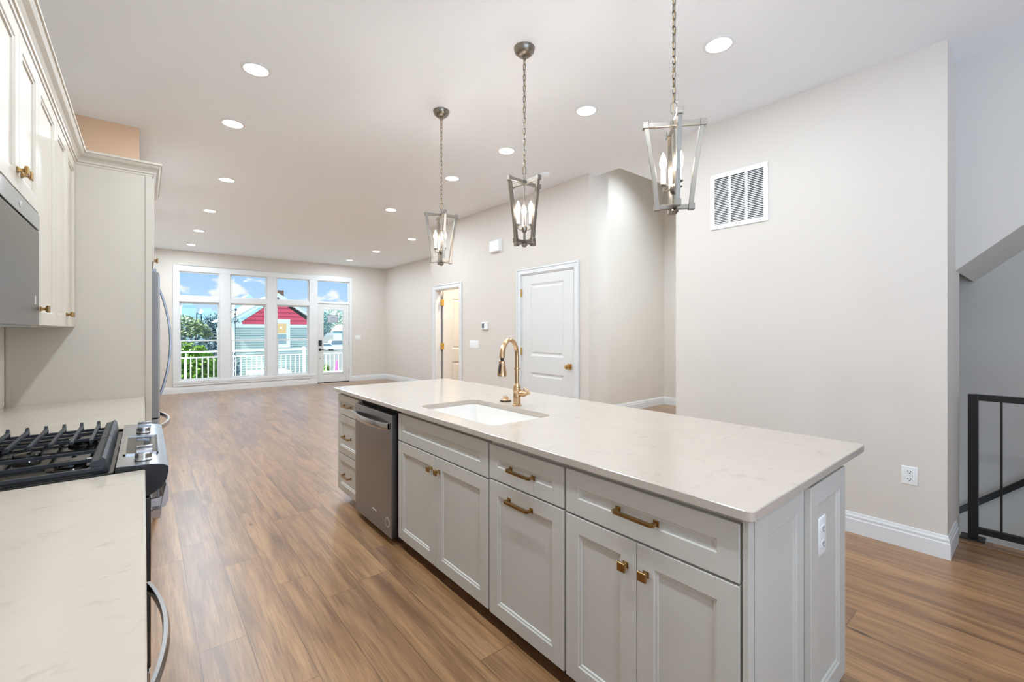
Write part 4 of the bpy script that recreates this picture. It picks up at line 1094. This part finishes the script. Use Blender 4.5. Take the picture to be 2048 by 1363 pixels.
# left window: bright shrubs near, bare trees behind
bmtree('leafy_shrub', 'bright green shrub behind the railing in the left window', 1.05, 18.6, 4.25, 2.3, 3600, LEAFB, .11, .07, low=.1, seed=11, group='shrubs outside', cat='shrub')
bmtree('leafy_shrub', 'lower green shrub at the right edge of the left window', 1.75, 21.5, 3.9, 1.5, 2200, LEAFB, .11, .07, low=.1, seed=12, group='shrubs outside', cat='shrub')
bmtree('bare_tree', 'pale green budding tree at the left of the left window', 2.6, 50, 6.0, 5.0, 3200, LEAFG, .17, .2, low=.2, seed=21, twigs=60, group='trees outside')
bmtree('bare_tree', 'blue-grey bare tree at the right of the left window', 6.0, 54, 6.4, 4.6, 3200, LEAFD, .15, .2, low=.2, seed=22, twigs=70, group='trees outside')
bmtree('bare_tree', 'grey thicket tree behind the shrubs in the left window', 2.1, 31, 4.3, 4.6, 3600, LEAFD, .13, .12, low=.1, seed=23, twigs=50, group='trees outside')
# skyline
def tower(label, X0, X1, Y_, z1, roof, seed):
    s = thing('office_tower', label, 'tower', ((X0+X1)/2, Y_, GZ), 'skyline towers')
    part('shaft', BX(X0, X1, Y_, Y_+25, GZ, z1), TOWER, s)
    if roof == 'arch':
        n = 8; pts = [((X0+X1)/2-(X1-X0)*.46*math.cos(PI*i/n), z1+2.2*math.sin(PI*i/n)) for i in range(n+1)]
        part('roof', MB().prism(pts, 1, Y_, Y_+25), TOWER, s)
    elif roof == 'peak':
        part('roof', MB().prism([(X0+3.2, z1), (X1-3.2, z1), ((X0+X1)/2, z1+4.3)], 1, Y_, Y_+25), TOWER, s)
    else:
        part('roof', BX(X0+.4, X1-(X1-X0)*.35, Y_+4, Y_+20, z1, z1+1.4), TOWER, s)
    return s
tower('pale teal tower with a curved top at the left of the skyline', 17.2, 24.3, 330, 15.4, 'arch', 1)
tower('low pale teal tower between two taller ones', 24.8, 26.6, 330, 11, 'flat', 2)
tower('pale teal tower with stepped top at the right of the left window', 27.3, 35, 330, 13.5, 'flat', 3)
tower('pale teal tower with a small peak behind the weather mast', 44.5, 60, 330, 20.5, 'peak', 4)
# seen through the glazed door
def car(label, x, y, L, hgt):
    s = thing('parked_car', label, 'car', (x, y, GZ), 'parked white cars')
    z = GZ
    part('body', MB().prism([(x-L/2, z+.35), (x+L/2, z+.35), (x+L/2, z+.95), (x+L*.36, z+1.05), (x+L*.24, z+hgt), (x-L*.36, z+hgt), (x-L*.46, z+1.05), (x-L/2, z+.95)], 1, y, y+1.8), CARW, s, bevel=.06)
    part('side_window', MB().prism([(x+L*.32, z+1.12), (x+L*.215, z+hgt-.22), (x-L*.33, z+hgt-.22), (x-L*.40, z+1.12)], 1, y-.02, y+.02), CARG, s)
    for wx in (-.3, .3):
        for wy in (y-.04, y+1.64): part('wheel', MB().lathe([(.34, 0), (.34, .2)], (x+wx*L, wy, z+.34), (0, 1, 0), 14), TYRE, s)
car('white parked car nearest, seen left in the glass of the exterior door', 31.5, 104, 4.6, 1.75)
car('white parked van behind, seen right in the glass of the exterior door', 37.2, 112, 5.2, 2.3)
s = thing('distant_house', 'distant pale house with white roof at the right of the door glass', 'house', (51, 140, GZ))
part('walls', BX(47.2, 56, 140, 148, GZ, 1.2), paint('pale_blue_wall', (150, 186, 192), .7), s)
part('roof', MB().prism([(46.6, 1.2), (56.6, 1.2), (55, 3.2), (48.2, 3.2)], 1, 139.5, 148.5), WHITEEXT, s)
bmtree('bare_tree', 'teal-grey bare tree left of the cars in the door glass', 33.6, 118, 10.5, 7, 1300, paint('teal_twigs', (120, 160, 160), .7), .3, .25, low=.25, seed=31, twigs=50, group='trees outside')
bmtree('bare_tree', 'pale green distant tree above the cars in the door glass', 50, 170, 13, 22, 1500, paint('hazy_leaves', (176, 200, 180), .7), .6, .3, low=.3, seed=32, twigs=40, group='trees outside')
bmtree('leafy_shrub', 'bright green shrub behind the railing in the door glass', 5.48, 18, 3.3, .62, 1500, LEAFB, .07, .05, low=.1, seed=33, group='shrubs outside', cat='shrub')
s = thing('closed_parasol', 'closed pink parasol standing behind the railing in the door glass', 'parasol', (5.87, 18, GZ))
part('canopy', MB().lathe([(.0, 3.45), (.03, 3.4), (.06, 3.1), (.10, 2.8), (.09, 2.6), (.06, 2.5), (.0, 2.5)], (5.87, 18, GZ), seg=10), PINK, s, smooth=True)
part('pole', MB().tube([(5.87, 18, GZ), (5.87, 18, GZ+3.4)], .025, 8), STEELD, s)
